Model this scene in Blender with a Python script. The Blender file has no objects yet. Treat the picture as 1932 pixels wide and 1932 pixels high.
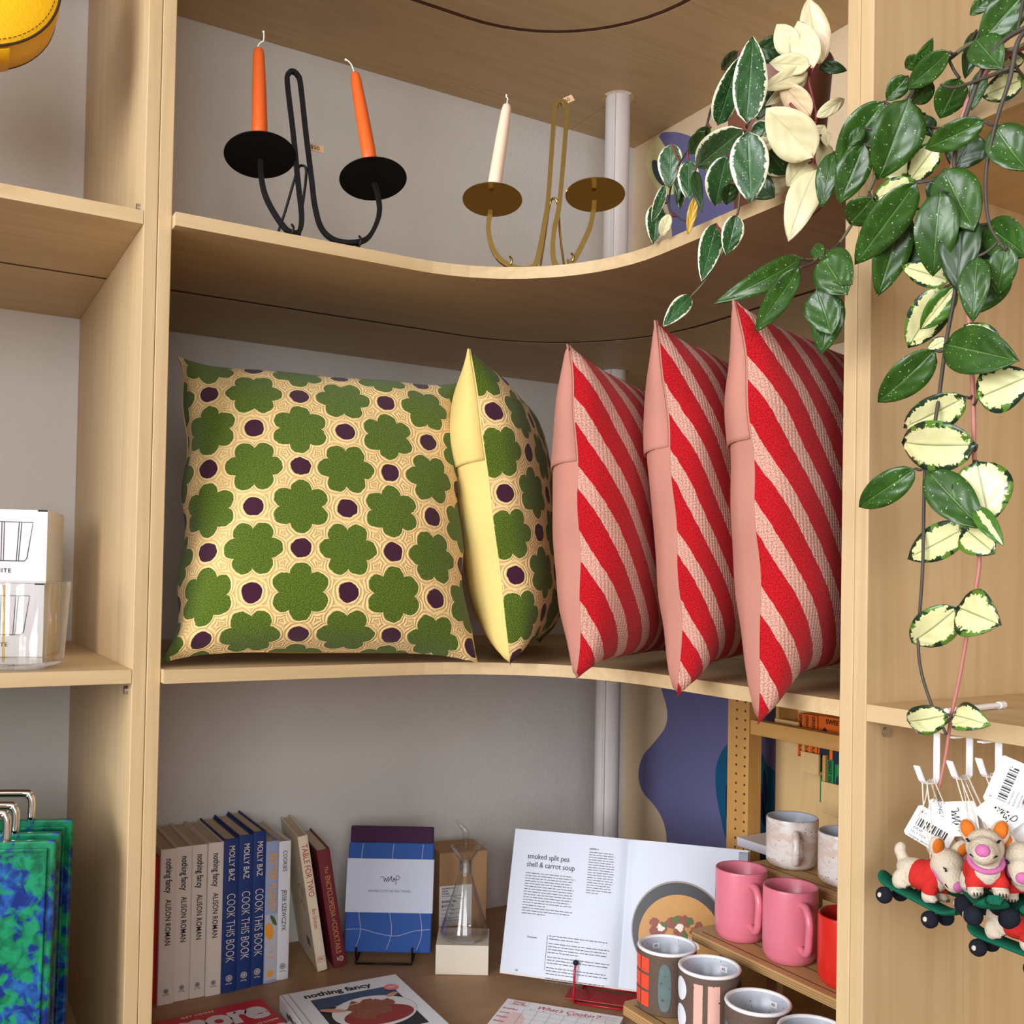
import bpy, math, random
import numpy as np
from mathutils import Vector, Matrix
random.seed(7)
C = bpy.context.scene.collection
V = Vector
PI = math.pi
# ------------------------------------------------------------------ camera geometry (lens, aim) and ray helper
FL, CX, CY = 1895.8, 944.0, 1054.4
EYE = V((0, 0, 1.52))
_y, _p, _r = [math.radians(a) for a in (30.2276, 1.0944, 1.0752)]
FW = V((math.sin(_y)*math.cos(_p), math.cos(_y)*math.cos(_p), math.sin(_p)))
_R0 = V((math.cos(_y), -math.sin(_y), 0)); _U0 = _R0.cross(FW)
RT = _R0*math.cos(_r) + _U0*math.sin(_r); UP = _U0*math.cos(_r) - _R0*math.sin(_r)
def ray(x, y): return RT*((x-CX)/FL) + UP*((CY-y)/FL) + FW
def at(x, y, ax, v):
    d = ray(x, y); i = 'xyz'.index(ax); return EYE + d*((v-EYE[i])/d[i])
def dep(x, y, zc): return EYE + ray(x, y)*zc
def onpl(x, y, P0, n):
    d = ray(x, y); return EYE + d*((P0-EYE).dot(n)/d.dot(n))
def depth(P): return (V(P)-EYE).dot(FW)
# measured layout (metres)
YF, YW, XL, XF, XW, YR = 1.446, 2.0649, .2994, .9346, 1.5811, .8135
T = .019
ZL, ZU, ZT, ZB = 1.3851, 2.0193, 2.6384, .742
# ------------------------------------------------------------------ node helper
class E:
    """a float socket with arithmetic"""
    def __init__(s, nt, k): s.nt, s.k = nt, k
    def _op(s, op, *a):
        n = s.nt.nodes.new('ShaderNodeMath'); n.operation = op
        for i, v in enumerate(a):
            if isinstance(v, E): s.nt.links.new(v.k, n.inputs[i])
            else: n.inputs[i].default_value = v
        return E(s.nt, n.outputs[0])
    def __add__(s, o): return s._op('ADD', s, o)
    __radd__ = __add__
    def __sub__(s, o): return s._op('SUBTRACT', s, o)
    def __rsub__(s, o): return s._op('SUBTRACT', o, s)
    def __mul__(s, o): return s._op('MULTIPLY', s, o)
    __rmul__ = __mul__
    def __truediv__(s, o): return s._op('DIVIDE', s, o)
    def __pow__(s, o): return s._op('POWER', s, o)
    def lt(s, o): return s._op('LESS_THAN', s, o)
    def gt(s, o): return s._op('GREATER_THAN', s, o)
    def abs(s): return s._op('ABSOLUTE', s)
    def sin(s): return s._op('SINE', s)
    def cos(s): return s._op('COSINE', s)
    def sqrt(s): return s._op('SQRT', s)
    def atan2(s, o): return s._op('ARCTAN2', s, o)
    def mod(s, o): return s._op('FLOORED_MODULO', s, o)
    def min(s, o): return s._op('MINIMUM', s, o)
    def max(s, o): return s._op('MAXIMUM', s, o)
    def step(s, a, b):
        n = s.nt.nodes.new('ShaderNodeMapRange'); n.interpolation_type = 'SMOOTHSTEP'
        s.nt.links.new(s.k, n.inputs[0]); n.inputs[1].default_value = a; n.inputs[2].default_value = b
        return E(s.nt, n.outputs[0])
class Mat:
    def __init__(s, name, rough=.5, metal=0., spec=.5, **kw):
        s.m = bpy.data.materials.new(name); s.m.use_nodes = True; s.nt = s.m.node_tree
        s.b = s.nt.nodes['Principled BSDF']
        s.b.inputs['Roughness'].default_value = rough; s.b.inputs['Metallic'].default_value = metal
        s.b.inputs['Specular IOR Level'].default_value = spec
        for k, v in kw.items(): s.b.inputs[k.replace('_', ' ')].default_value = v
    def N(s, t): return s.nt.nodes.new('ShaderNode'+t)
    def coord(s, which='Object', scale=None, rot=None):
        t = s.N('TexCoord').outputs[which]
        if scale or rot:
            m = s.N('Mapping'); s.nt.links.new(t, m.inputs[0])
            if scale: m.inputs['Scale'].default_value = scale
            if rot: m.inputs['Rotation'].default_value = rot
            t = m.outputs[0]
        return t
    def xyz(s, vec):
        n = s.N('SeparateXYZ'); s.nt.links.new(vec, n.inputs[0]); return [E(s.nt, o) for o in n.outputs]
    def noise(s, vec, scale, detail=2., rough=.5, dist=0.):
        n = s.N('TexNoise'); s.nt.links.new(vec, n.inputs['Vector'])
        n.inputs['Scale'].default_value = scale; n.inputs['Detail'].default_value = detail
        n.inputs['Roughness'].default_value = rough; n.inputs['Distortion'].default_value = dist
        return E(s.nt, n.outputs['Fac'])
    def voronoi(s, vec, scale, out='Distance', feature='F1'):
        n = s.N('TexVoronoi'); n.feature = feature; s.nt.links.new(vec, n.inputs['Vector']); n.inputs['Scale'].default_value = scale
        return n.outputs[out]
    def mix(s, f, a, b, mode='MIX'):
        n = s.N('Mix'); n.data_type = 'RGBA'; n.blend_type = mode
        for i, v in ((0, f), (6, a), (7, b)):
            if isinstance(v, E): s.nt.links.new(v.k, n.inputs[i])
            elif isinstance(v, (int, float)): n.inputs[i].default_value = v
            elif isinstance(v, (tuple, list)): n.inputs[i].default_value = (*v[:3], 1)
            else: s.nt.links.new(v, n.inputs[i])
        return n.outputs[2]
    def color(s, c):
        if isinstance(c, (tuple, list)): s.b.inputs['Base Color'].default_value = (*c[:3], 1)
        else: s.nt.links.new(c, s.b.inputs['Base Color'])
        return s
    def bump(s, h, dist=.001, strength=1.):
        n = s.N('Bump'); n.inputs['Distance'].default_value = dist; n.inputs['Strength'].default_value = strength
        s.nt.links.new(h.k, n.inputs['Height']); s.nt.links.new(n.outputs[0], s.b.inputs['Normal']); return s
def S(r, g, b):
    """sRGB 0-255 to linear"""
    return tuple((c/255/12.92 if c/255 <= .04045 else ((c/255+.055)/1.055)**2.4) for c in (r, g, b))
_pl = {}
def plain(name, col, rough=.5, metal=0., spec=.5, noise=0., bump=0., scale=200., **kw):
    if name in _pl: return _pl[name]
    m = Mat(name, rough, metal, spec, **kw)
    c = m.coord()
    n = m.noise(c, scale, 3.)
    a = tuple(x*(1-noise) for x in col); b = tuple(min(1, x*(1+noise)) for x in col)
    m.color(m.mix(n, a, b))
    if bump: m.bump(n, bump)
    _pl[name] = m.m
    return m.m
def wood(name, c1, c2, axis=2, fleck=.35, rough=.5, sc=1.):
    """maple-faced plywood, the grain along AXIS"""
    m = Mat(name, rough, spec=.35)
    s = [9*sc, 9*sc, 9*sc]; s[axis] = .55*sc
    c = m.coord('Object', tuple(s))
    warp = m.noise(c, 1.1, 3., .55, 1.2)
    band = (warp*34.).sin()*.5+.5
    fine = [160*sc]*3; fine[axis] = 5*sc
    f2 = m.noise(m.coord('Object', tuple(fine)), 1., 3., .6)
    broad = m.noise(m.coord('Object', tuple(x*.35 for x in s)), 1., 2.)
    col = m.mix(band.step(.0, 1.)*.2 + f2*.4 + broad*.4, c1, c2)
    dark = band.step(.12, 0.)
    dark = dark*f2.step(.35, .7)*fleck*.5
    col = m.mix(dark, col, tuple(x*.55 for x in c1))
    col = m.mix((broad.step(.3, .7))*.25, col, tuple(x*.8 for x in c1))
    m.color(col); m.bump(f2, .00025, .4)
    return m.m
# ------------------------------------------------------------------ geometry helpers -> (verts, faces)
def box(x0, x1, y0, y1, z0, z1):
    v = [V((x, y, z)) for x in (x0, x1) for y in (y0, y1) for z in (z0, z1)]
    return v, [(0, 1, 3, 2), (4, 6, 7, 5), (0, 4, 5, 1), (2, 3, 7, 6), (0, 2, 6, 4), (1, 5, 7, 3)]
def xf(M, g): return [M @ V(v) for v in g[0]], g[1]
def merge(*gs):
    v, f = [], []
    for g in gs:
        b = len(v); v += list(g[0]); f += [tuple(i+b for i in p) for p in g[1]]
    return v, f
def prism(poly, z0, z1):
    n = len(poly)
    v = [V((p[0], p[1], z0)) for p in poly] + [V((p[0], p[1], z1)) for p in poly]
    return v, [tuple(range(n-1, -1, -1)), tuple(range(n, 2*n))] + [(i, (i+1) % n, n+(i+1) % n, n+i) for i in range(n)]
def lathe(prof, n=40, a0=0., a1=2*PI):
    """prof: (r, z) pairs; r = 0 makes a pole"""
    full = abs(a1-a0-2*PI) < 1e-6
    k = n if full else n+1
    v, f, rows = [], [], []
    for r, z in prof:
        if r < 1e-7: rows.append([len(v)]*k); v.append(V((0, 0, z)))
        else:
            rows.append(list(range(len(v), len(v)+k)))
            v += [V((r*math.cos(a0+(a1-a0)*i/n), r*math.sin(a0+(a1-a0)*i/n), z)) for i in range(k)]
    for a, b in zip(rows, rows[1:]):
        for i in range(n):
            j = (i+1) % k
            q = [a[i], a[j], b[j], b[i]]
            q = [x for t, x in enumerate(q) if x not in q[:t]]
            if len(q) > 2: f.append(tuple(q))
    return v, f
def smooth_path(pts, k=6, closed=False):
    pts = [V(p) for p in pts]; out = []; n = len(pts)
    for i in range(n if closed else n-1):
        p1, p2 = pts[i], pts[(i+1) % n]
        p0 = pts[i-1] if (i or closed) else p1*2-p2
        p3 = pts[(i+2) % n] if (i+2 < n or closed) else p2*2-p1
        for j in range(k):
            t = j/k
            out.append(.5*((2*p1)+(p2-p0)*t+(2*p0-5*p1+4*p2-p3)*t*t+(3*p1-p0-3*p2+p3)*t**3))
    if not closed: out.append(pts[-1])
    return out
def tube(pts, r, n=8, closed=False, k=6, square=False, nrm=None):
    P = smooth_path(pts, k, closed) if k else [V(p) for p in pts]
    m = len(P); v, f = [], []
    if square: n = 4
    up = None
    for i, p in enumerate(P):
        t = (P[(i+1) % m if closed else min(i+1, m-1)] - P[i-1 if (i or closed) else 0])
        t = t.normalized() if t.length > 1e-9 else V((0, 0, 1))
        if nrm is not None: up = V(nrm)
        elif up is None: up = V((0, 0, 1)) if abs(t.z) < .9 else V((1, 0, 0))
        a = (up - t*up.dot(t)).normalized(); b = t.cross(a); up = a
        rr = r(i/(m-1)) if callable(r) else r
        for j in range(n):
            an = 2*PI*(j+(.5 if square else 0))/n
            q = rr*(1.414 if square else 1)
            v.append(p + a*q*math.cos(an) + b*q*math.sin(an))
    for i in range(m if closed else m-1):
        for j in range(n):
            a, b = i*n, ((i+1) % m)*n
            f.append((a+j, a+(j+1) % n, b+(j+1) % n, b+j))
    if not closed: f += [tuple(range(n-1, -1, -1)), tuple(range((m-1)*n, m*n))]
    return v, f
def ball(c, r, n=16, s=(1, 1, 1)):
    g = lathe([(r*math.sin(PI*i/(n//2)), -r*math.cos(PI*i/(n//2))) for i in range(n//2+1)], n)
    return [V((v.x*s[0], v.y*s[1], v.z*s[2]))+V(c) for v in g[0]], g[1]
def frame(o, x, y=None, z=None):
    x = V(x).normalized()
    if y is not None:
        y = V(y); y = (y-x*y.dot(x)).normalized(); z = x.cross(y)
    else:
        z = V(z); z = (z-x*z.dot(x)).normalized(); y = z.cross(x)
    M = Matrix.Identity(4)
    for i in range(3):
        M[i][0], M[i][1], M[i][2], M[i][3] = x[i], y[i], z[i], o[i]
    return M
def zframe(o, z, x):
    z = V(z).normalized(); x = V(x); x = x-z*x.dot(z); return frame(o, x, z=z)
# ------------------------------------------------------------------ objects
MW = {}
def thing(name, label, cat, loc=(0, 0, 0), group=None, M=None):
    o = bpy.data.objects.new(name, None); C.objects.link(o); o.empty_display_size = .02
    o.matrix_world = M if M is not None else Matrix.Translation(V(loc))
    MW[o.name] = o.matrix_world.copy()
    o['label'] = label; o['category'] = cat
    if group: o['group'] = group
    return o
def put(name, g, m, parent=None, smooth=False, bevel=0., world=False, uv=None, kind=None, label=None, solid=0., sub=0, seg=2):
    """g: (verts, faces) or a list of (verts, faces, material) for a mesh of several materials"""
    mats = [m]; idx = None
    if isinstance(g, list):
        mats, idx, vs, fs = [], [], [], []
        for vv, ff, mm in g:
            if mm not in mats: mats.append(mm)
            b = len(vs); vs += list(vv); fs += [tuple(i+b for i in p) for p in ff]; idx += [mats.index(mm)]*len(ff)
        g = (vs, fs)
    vs, fs = g
    if world and parent is not None:
        Mi = MW[parent.name].inverted(); vs = [Mi @ V(v) for v in vs]
    me = bpy.data.meshes.new(name); me.from_pydata([tuple(v) for v in vs], [], fs)
    if uv is not None:
        l = me.uv_layers.new(name='UVMap')
        for lp in me.loops: l.data[lp.index].uv = uv[lp.vertex_index]
    for x in mats: me.materials.append(x)
    if idx:
        for p, i in zip(me.polygons, idx): p.material_index = i
    if smooth:
        for p in me.polygons: p.use_smooth = True
        if smooth is not True: me.set_sharp_from_angle(angle=math.radians(smooth))
    me.update()
    o = bpy.data.objects.new(name, me); C.objects.link(o)
    if parent is not None:
        o.parent = parent; MW[o.name] = MW[parent.name].copy()
    else: MW[o.name] = Matrix.Identity(4)
    if bevel:
        b = o.modifiers.new('Bevel', 'BEVEL'); b.width = bevel; b.segments = seg; b.limit_method = 'ANGLE'; b.angle_limit = .6
    if solid:
        b = o.modifiers.new('Solidify', 'SOLIDIFY'); b.thickness = solid; b.offset = 0
    if sub:
        b = o.modifiers.new('Subdivision', 'SUBSURF'); b.levels = b.render_levels = sub
    if kind: o['kind'] = kind
    if label: o['label'] = label
    return o
def tag(o, label, cat, group=None):
    o['label'] = label; o['category'] = cat
    if group: o['group'] = group
    return o
def text(s, size, M, align='CENTER', bold=0., sx=1., space=1., shear=0., lift=.0004, fit=0.):
    """lettering as (verts, faces); M's x runs along the line, its z faces the reader"""
    cu = bpy.data.curves.new('lettering', 'FONT'); cu.body = s; cu.size = size; cu.align_x = align; cu.align_y = 'CENTER'
    cu.offset = bold*size; cu.space_character = space; cu.shear = shear; cu.resolution_u = 3; cu.extrude = .0001
    ob = bpy.data.objects.new('lettering', cu)
    me = bpy.data.meshes.new_from_object(ob)
    if fit: sx = fit/(max(v.co.x for v in me.vertices)-min(v.co.x for v in me.vertices))
    vs = [M @ V((v.co.x*sx, v.co.y, v.co.z+lift)) for v in me.vertices]; fs = [tuple(p.vertices) for p in me.polygons]
    bpy.data.objects.remove(ob); bpy.data.curves.remove(cu); bpy.data.meshes.remove(me)
    return vs, fs
def flat(poly, M, lift=.0004):
    """a printed patch: polygon in M's xy plane"""
    return [M @ V((p[0], p[1], lift)) for p in poly], [tuple(range(len(poly)))]
def rect(x0, x1, y0, y1): return [(x0, y0), (x1, y0), (x1, y1), (x0, y1)]
def disc2(cx, cy, rx, ry=None, n=28, rot=0.):
    ry = ry or rx; o = []
    for i in range(n):
        a = 2*PI*i/n; x, y = rx*math.cos(a), ry*math.sin(a)
        o.append((cx+x*math.cos(rot)-y*math.sin(rot), cy+x*math.sin(rot)+y*math.cos(rot)))
    return o
def strip2(pts, w, closed=False, k=5):
    """a drawn line of width w in 2D, as (verts2d, faces)"""
    P = smooth_path([V((p[0], p[1], 0)) for p in pts], k, closed) if k else [V((p[0], p[1], 0)) for p in pts]
    v, f, m = [], [], len(P)
    for i, p in enumerate(P):
        t = P[(i+1) % m if closed else min(i+1, m-1)]-P[i-1 if (i or closed) else 0]
        t = t.normalized() if t.length > 1e-9 else V((1, 0, 0))
        nn = V((-t.y, t.x, 0))*w/2; v += [p+nn, p-nn]
    for i in range(m if closed else m-1):
        j = (i+1) % m; f.append((2*i, 2*i+1, 2*j+1, 2*j))
    return v, f
def line(pts, w, M, lift=.0005, closed=False, k=5):
    v, f = strip2(pts, w, closed, k); return [M @ V((p.x, p.y, lift)) for p in v], f
# ------------------------------------------------------------------ materials
MAPLE1, MAPLE2 = S(187, 157, 114), S(213, 189, 149)
W_Z = wood('maple plywood, upright grain', MAPLE1, MAPLE2, 2)
W_X = wood('maple plywood, grain along back', MAPLE1, MAPLE2, 0)
W_Y = wood('maple plywood, grain along side', MAPLE1, MAPLE2, 1)
W_BIRCH = wood('birch display plywood', S(176, 138, 88), S(204, 168, 116), 1, .3)
W_PINE = wood('oiled pine', S(196, 144, 78), S(222, 174, 104), 2, .3)
W_PINEY = wood('oiled pine rail', S(196, 144, 78), S(222, 174, 104), 1, .3)
W_PANEL = wood('pale birch panel', S(214, 178, 122), S(232, 200, 146), 2, .3)
W_GROOVE = plain('dark sawn groove', S(84, 48, 24), .9, noise=.35, bump=.002, scale=60)
def plaster(name, col, scale=130., d=.0042):
    m = Mat(name, .85, spec=.2)
    c = m.coord(); n = m.noise(c, scale, 3., .55); b = m.noise(c, 9., 2.)
    m.color(m.mix(b, tuple(x*.95 for x in col), tuple(min(1, x*1.04) for x in col))); m.bump(n*.75+b*.5, d, .55)
    return m.m
P_GREY = plaster('grey painted plaster', S(220, 217, 213))
P_CREAM = plaster('cream painted plaster', S(226, 203, 170))
P_ROOM = plaster('white room plaster', S(180, 176, 170))
P_PURPLE = plaster('violet mural paint', S(112, 112, 158))
P_YELLOW = plaster('pale yellow mural paint', S(232, 228, 168))
P_TEAL = plaster('teal mural paint', S(22, 92, 128))
P_NAVY = plaster('navy mural paint', S(30, 36, 78))
P_DUSK = plaster('dark mural paint', S(70, 88, 98))
BLACK = plain('black powder coat', S(20, 21, 24), .5, spec=.25, noise=.1)
BLACKDISC = plain('matt black disc', S(14, 13, 13), .7, spec=.15, noise=.1)
BRASS = plain('brass', S(196, 166, 98), .2, 1., noise=.06, scale=30)
BRASSD = plain('polished brass disc', S(190, 168, 104), .16, 1., noise=.05, scale=20)
CHROME = plain('polished steel', S(222, 222, 220), .12, 1.)
STEEL = plain('brushed steel', S(180, 178, 172), .3, 1.)
WHITE = plain('white paper', S(238, 238, 240), .6, noise=.02)
BONE = plain('off-white book cloth', S(226, 216, 208), .65, noise=.02)
PAGE = plain('book page edges', S(206, 188, 160), .8, noise=.14, bump=.0004, scale=400)
INK = plain('black ink', S(26, 26, 30), .6)
GREYINK = plain('grey ink', S(96, 98, 106), .7)
ORANGE = plain('orange wax', S(226, 100, 34), .45, noise=.06, scale=20, Subsurface_Weight=.25, Subsurface_Radius=(.02, .008, .003), Subsurface_Scale=.3)
PALEWAX = plain('pale pink wax', S(246, 218, 192), .45, noise=.03, scale=20, Subsurface_Weight=.25, Subsurface_Radius=(.02, .01, .006), Subsurface_Scale=.3)
WICK = plain('cotton wick', S(240, 236, 222), .9)
KRAFT = plain('kraft card', S(178, 138, 98), .8, noise=.06, scale=120)
TAGBROWN = plain('kraft price tag', S(206, 168, 130), .8, noise=.04)
REDWIRE = plain('red enamelled wire', S(170, 14, 34), .3)
WHITEPL = plain('white coated metal', S(238, 240, 244), .35)
PIPEW = Mat('white painted pipe', .45)
_c = PIPEW.coord('Object', (60, 60, 3)); PIPEW.color(PIPEW.mix(PIPEW.noise(_c, 1., 3.), S(214, 206, 204), S(238, 236, 238)))
PIPEW = PIPEW.m
def glass(name, tint=(1, 1, 1), rough=.0):
    if not rough:   # thin clear glass: light passes straight through, mirrors at a glancing angle
        m = Mat(name, 0.); nt = m.nt; lw = m.N('LayerWeight'); lw.inputs[0].default_value = .5; fr = (E(nt, lw.outputs['Facing'])**3.)*.9+.05
        t = m.N('BsdfTransparent'); t.inputs[0].default_value = (*[.975*x for x in tint], 1); gl = m.N('BsdfGlossy'); gl.inputs['Roughness'].default_value = .02
        mx = m.N('MixShader'); nt.links.new(fr.k, mx.inputs[0]); nt.links.new(t.outputs[0], mx.inputs[1]); nt.links.new(gl.outputs[0], mx.inputs[2])
        nt.links.new(mx.outputs[0], nt.nodes['Material Output'].inputs[0]); return m.m
    m = Mat(name, rough, Transmission_Weight=1., IOR=1.45)
    c = m.coord(); m.color(m.mix(m.noise(c, 5.), tint, tuple(x*.99 for x in tint))); return m.m
GLASS = glass('clear glass'); FROST = glass('ground glass joint', (.97, .98, 1), .35)
# ------------------------------------------------------------------ the room
def struct(name, g, m, parent=None, **k):
    o = put(name, g, m, parent, **k)
    if parent is None: o['kind'] = 'structure'
    return o
RX0, RY0, RZ = -2.9, -2.6, 3.3
struct('floor', box(RX0-.1, XW+.1, RY0-.1, YW+.1, -.1, 0), wood('oak floor boards', S(104, 78, 54), S(126, 96, 66), 0))
struct('ceiling', box(RX0-.1, XW+.1, RY0-.1, YW+.1, RZ, RZ+.1), P_ROOM)
struct('wall_back', box(RX0-.1, XW+.1, YW, YW+.1, 0, RZ), P_GREY)
wr = struct('wall_right', box(XW, XW+.1, RY0-.1, YW, 0, RZ), P_CREAM)
# wall towards the street: a wide shop window
WY0, WY1, WZ0, WZ1 = -1.6, 1.25, 1.2, 3.0
struct('wall_left', merge(box(RX0-.1, RX0, RY0-.1, WY0, 0, RZ), box(RX0-.1, RX0, WY1, YW, 0, RZ),
                          box(RX0-.1, RX0, WY0, WY1, 0, WZ0), box(RX0-.1, RX0, WY0, WY1, WZ1, RZ)), P_ROOM)
FX0, FX1 = -2.3, -.1
struct('wall_front', merge(box(RX0-.1, FX0, RY0-.1, RY0, 0, RZ), box(FX1, XW+.1, RY0-.1, RY0, 0, RZ),
                           box(FX0, FX1, RY0-.1, RY0, 0, WZ0), box(FX0, FX1, RY0-.1, RY0, WZ1, RZ)), P_ROOM)
WINW = plain('white window paint', S(236, 234, 228), .4)
def window(name, horiz, a0, a1, x):
    def B(p0, p1, q0, q1):
        return box(p0, p1, x-.08, x-.02, q0, q1) if horiz else box(x-.08, x-.02, p0, p1, q0, q1)
    w = struct(name, merge(B(a0, a0+.06, WZ0, WZ1), B(a1-.06, a1, WZ0, WZ1), B(a0+.06, a1-.06, WZ0, WZ0+.06), B(a0+.06, a1-.06, WZ1-.06, WZ1)), WINW)
    m = (a0+a1)/2
    put('mullion', B(m-.025, m+.025, WZ0+.06, WZ1-.06), WINW, w)
window('window_1', False, WY0, WY1, RX0); window('window_2', True, FX0, FX1, RY0)
# the mural painted over the wall behind the corner bay
def paint(name, px, m, lift, parent=wr):
    pts = smooth_path([at(x, y, 'x', XW) for x, y in px], 5, True)
    put(name, ([V((XW-lift, p.y, p.z)) for p in pts]+[V((XW+.001, p.y, p.z)) for p in pts],
               [tuple(range(len(pts)))]+[(i, i+len(pts), (i+1) % len(pts)+len(pts), (i+1) % len(pts)) for i in range(len(pts))]), m, parent)
paint('violet_mural_shape', [(1246, 1285), (1259, 1340), (1255, 1372), (1235, 1400), (1213, 1427), (1205, 1460), (1212, 1492), (1235, 1520), (1250, 1546), (1258, 1582), (1256, 1640),
      (1262, 1720), (1300, 1760), (1480, 1800), (1800, 1800), (1830, 1650), (1820, 1400), (1800, 1300), (1550, 1255), (1350, 1240), (1262, 1250)], P_PURPLE, .0006)
paint('teal_mural_leaf', [(1416, 1394), (1390, 1392), (1366, 1412), (1352, 1445), (1351, 1490), (1360, 1540), (1372, 1585), (1400, 1615), (1440, 1600), (1475, 1560), (1490, 1510), (1482, 1470), (1450, 1445), (1437, 1420)], P_TEAL, .0009)
for q in ([(1428, 1420), (1424, 1470), (1428, 1520), (1445, 1560), (1440, 1510), (1434, 1460)], [(1443, 1450), (1439, 1490), (1441, 1550), (1448, 1500)], [(1410, 1490), (1418, 1530), (1436, 1580), (1446, 1600), (1420, 1602), (1400, 1580)], [(1372, 1480), (1370, 1530), (1378, 1580), (1386, 1540)]):
    paint('navy_mural_stroke', q, P_NAVY, .0012)
paint('navy_mural_ground', [(1400, 1560), (1416, 1556), (1440, 1580), (1500, 1596), (1560, 1620), (1600, 1700), (1590, 1760), (1400, 1740), (1392, 1650)], P_NAVY, .0010)
paint('violet_mural_shape', [(1243, 262), (1266, 249), (1300, 256), (1340, 276), (1400, 290), (1470, 330), (1480, 390), (1440, 430), (1350, 445), (1290, 470), (1268, 470), (1268, 440), (1262, 400), (1250, 350)], P_PURPLE, .0006)
paint('pale_yellow_mural_shape', [(1241, 258), (1226, 279), (1220, 305), (1226, 334), (1246, 361), (1272, 366), (1281, 335), (1270, 300), (1254, 275)], P_YELLOW, .0009)
paint('dark_mural_spot', [(1231, 305), (1240, 304), (1248, 325), (1254, 350), (1243, 344), (1233, 325)], P_DUSK, .0012)
# ------------------------------------------------------------------ built-in plywood shelving
def arc(cx, cy, r, a0, a1, n=14): return [(cx+r*math.cos(a0+(a1-a0)*i/n), cy+r*math.sin(a0+(a1-a0)*i/n)) for i in range(n+1)]
G = .0005
BK = YW-.001; RK = XW-.001
TOPZ = 2.72
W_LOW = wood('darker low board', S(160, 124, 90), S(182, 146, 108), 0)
def corner_shelf(parent, z, W_X):
    """concave board in three pieces: front board, sawn groove, rear board; the pipe runs through it"""
    x0 = XL+G; yf, xf_, y0 = 1.426, .936, YR+G
    front = [(x0, yf)] + arc(.666, 1.156, .27, PI/2, 0) + [(xf_, y0)]
    gr = [(1.256, y0)] + arc(.926, 1.425, .33, 0, PI/2) + [(x0, 1.755)]
    gb = [(1.268, y0)] + arc(.926, 1.425, .342, 0, PI/2) + [(x0, 1.767)]
    put('front_board', prism((front+gr)[::-1], z-T, z), W_X, parent)
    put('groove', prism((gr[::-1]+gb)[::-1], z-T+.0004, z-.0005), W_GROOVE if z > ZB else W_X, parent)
    put('rear_board', prism(gb[::-1]+[(RK, y0), (RK, BK), (1.3815, BK)]+arc(1.381, 1.868, .037, PI/2-.015, PI/2-2*PI+.015, 24)+[(1.3805, BK), (x0, BK)], z-T, z), W_X, parent)
cu = thing('shelving_unit', 'maple plywood corner shelving with concave scooped boards under the candle holders and cushions', 'shelving unit', (XL, YF, 0))
for nm, b, mm in (('side_panel', box(XL-T+G/2, XL, YF, BK, 0, TOPZ), W_Z), ('side_panel', box(XF, RK, YR-T+G/2, YR, 0, TOPZ), W_Z)):
    put(nm, b, mm, cu, world=True, bevel=.0012)
for z in (ZB, ZL, ZU, ZT+T):
    sh = bpy.data.objects.new('curved_shelf', None); C.objects.link(sh); sh.parent = cu; MW[sh.name] = MW[cu.name]
    sh.matrix_parent_inverse = MW[cu.name].inverted(); MW[sh.name] = Matrix.Identity(4)
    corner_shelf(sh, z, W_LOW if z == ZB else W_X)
lu = thing('shelving_unit', 'straight plywood shelving bay holding the yellow bag, white boxes and marbled boards', 'shelving unit', (XL-.62, YF, 0))
LX0, LX1 = XL-.62, XL-2*T
put('side_panel', box(XL-2*T, XL-T-G/2, YF, BK, 0, TOPZ), W_Z, lu, world=True, bevel=.0012)
put('side_panel', box(LX0-T, LX0, YF, BK, 0, TOPZ), W_Z, lu, world=True, bevel=.0012)  # unseen end panel, set close in to shade the back of the bay
for z in (ZB, ZL, ZU, ZT+T):
    s = put('shelf', merge(box(LX0+G, LX1-G, YF, 1.7485, z-T, z), box(LX0+G, LX1-G, 1.7585, BK, z-T, z)), W_X, lu, world=True)
    put('groove', box(LX0+G, LX1-G, 1.7485, 1.7585, z-T+.0004, z-.0005), W_GROOVE, s, world=True)
for z in (ZL-T-.012, ZU+.012):
    put('shelf_pin', [V(p)+V((LX1, YF+.03, z)) for p in tube([(0, 0, 0), (-.004, 0, 0)], .006, 12, k=0)[0]], STEEL, lu) if False else None
    g = tube([(LX1-.005, YF+.03, z), (LX1, YF+.03, z)], .006, 14, k=0)
    put('shelf_pin', g, STEEL, lu, world=True, smooth=40)
ru = thing('shelving_unit', 'plywood shelving bay behind the hanging vines with felt dogs hung from its board', 'shelving unit', (XF, -.1, 0))
put('side_panel', box(XF, RK, YR-2*T, YR-T-G/2, 0, TOPZ), W_Z, ru, world=True, bevel=.0012)
put('side_panel', box(XF, RK, -.12, -.12+T, 0, TOPZ), W_Z, ru, world=True, bevel=.0012)
RY1 = YR-2*T-G
for z in (ZB, ZL, ZU, ZT+T):
    s = put('shelf', merge(box(XF, 1.256, -.12+T+G, RY1, z-T, z), box(1.266, RK, -.12+T+G, RY1, z-T, z)), W_Y, ru, world=True)
    put('groove', box(1.256, 1.266, -.12+T+G, RY1, z-T+.0004, z-.0005), W_GROOVE, s, world=True)
p = at(1676, 1382, 'y', RY1-.004)
put('cover_cap', tube([(p.x, RY1-.003, p.z), (p.x, RY1, p.z)], .0055, 18, k=0), STEEL, ru, world=True, smooth=40)
# white pipe standing in the corner
pp = thing('pipe', 'white painted vertical pipe standing in the corner behind the brass candle holder', 'pipe', (1.381, 1.868, 0))
put('pipe_body', tube([(0, 0, .001), (0, 0, ZT-.002)], .0285, 32, k=0), PIPEW, pp, smooth=40)
put('pipe_seam', tube([(-.024, -.0185, .002), (-.024, -.0185, ZT-.003)], .0035, 8, k=0), PIPEW, pp, smooth=40)
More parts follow.
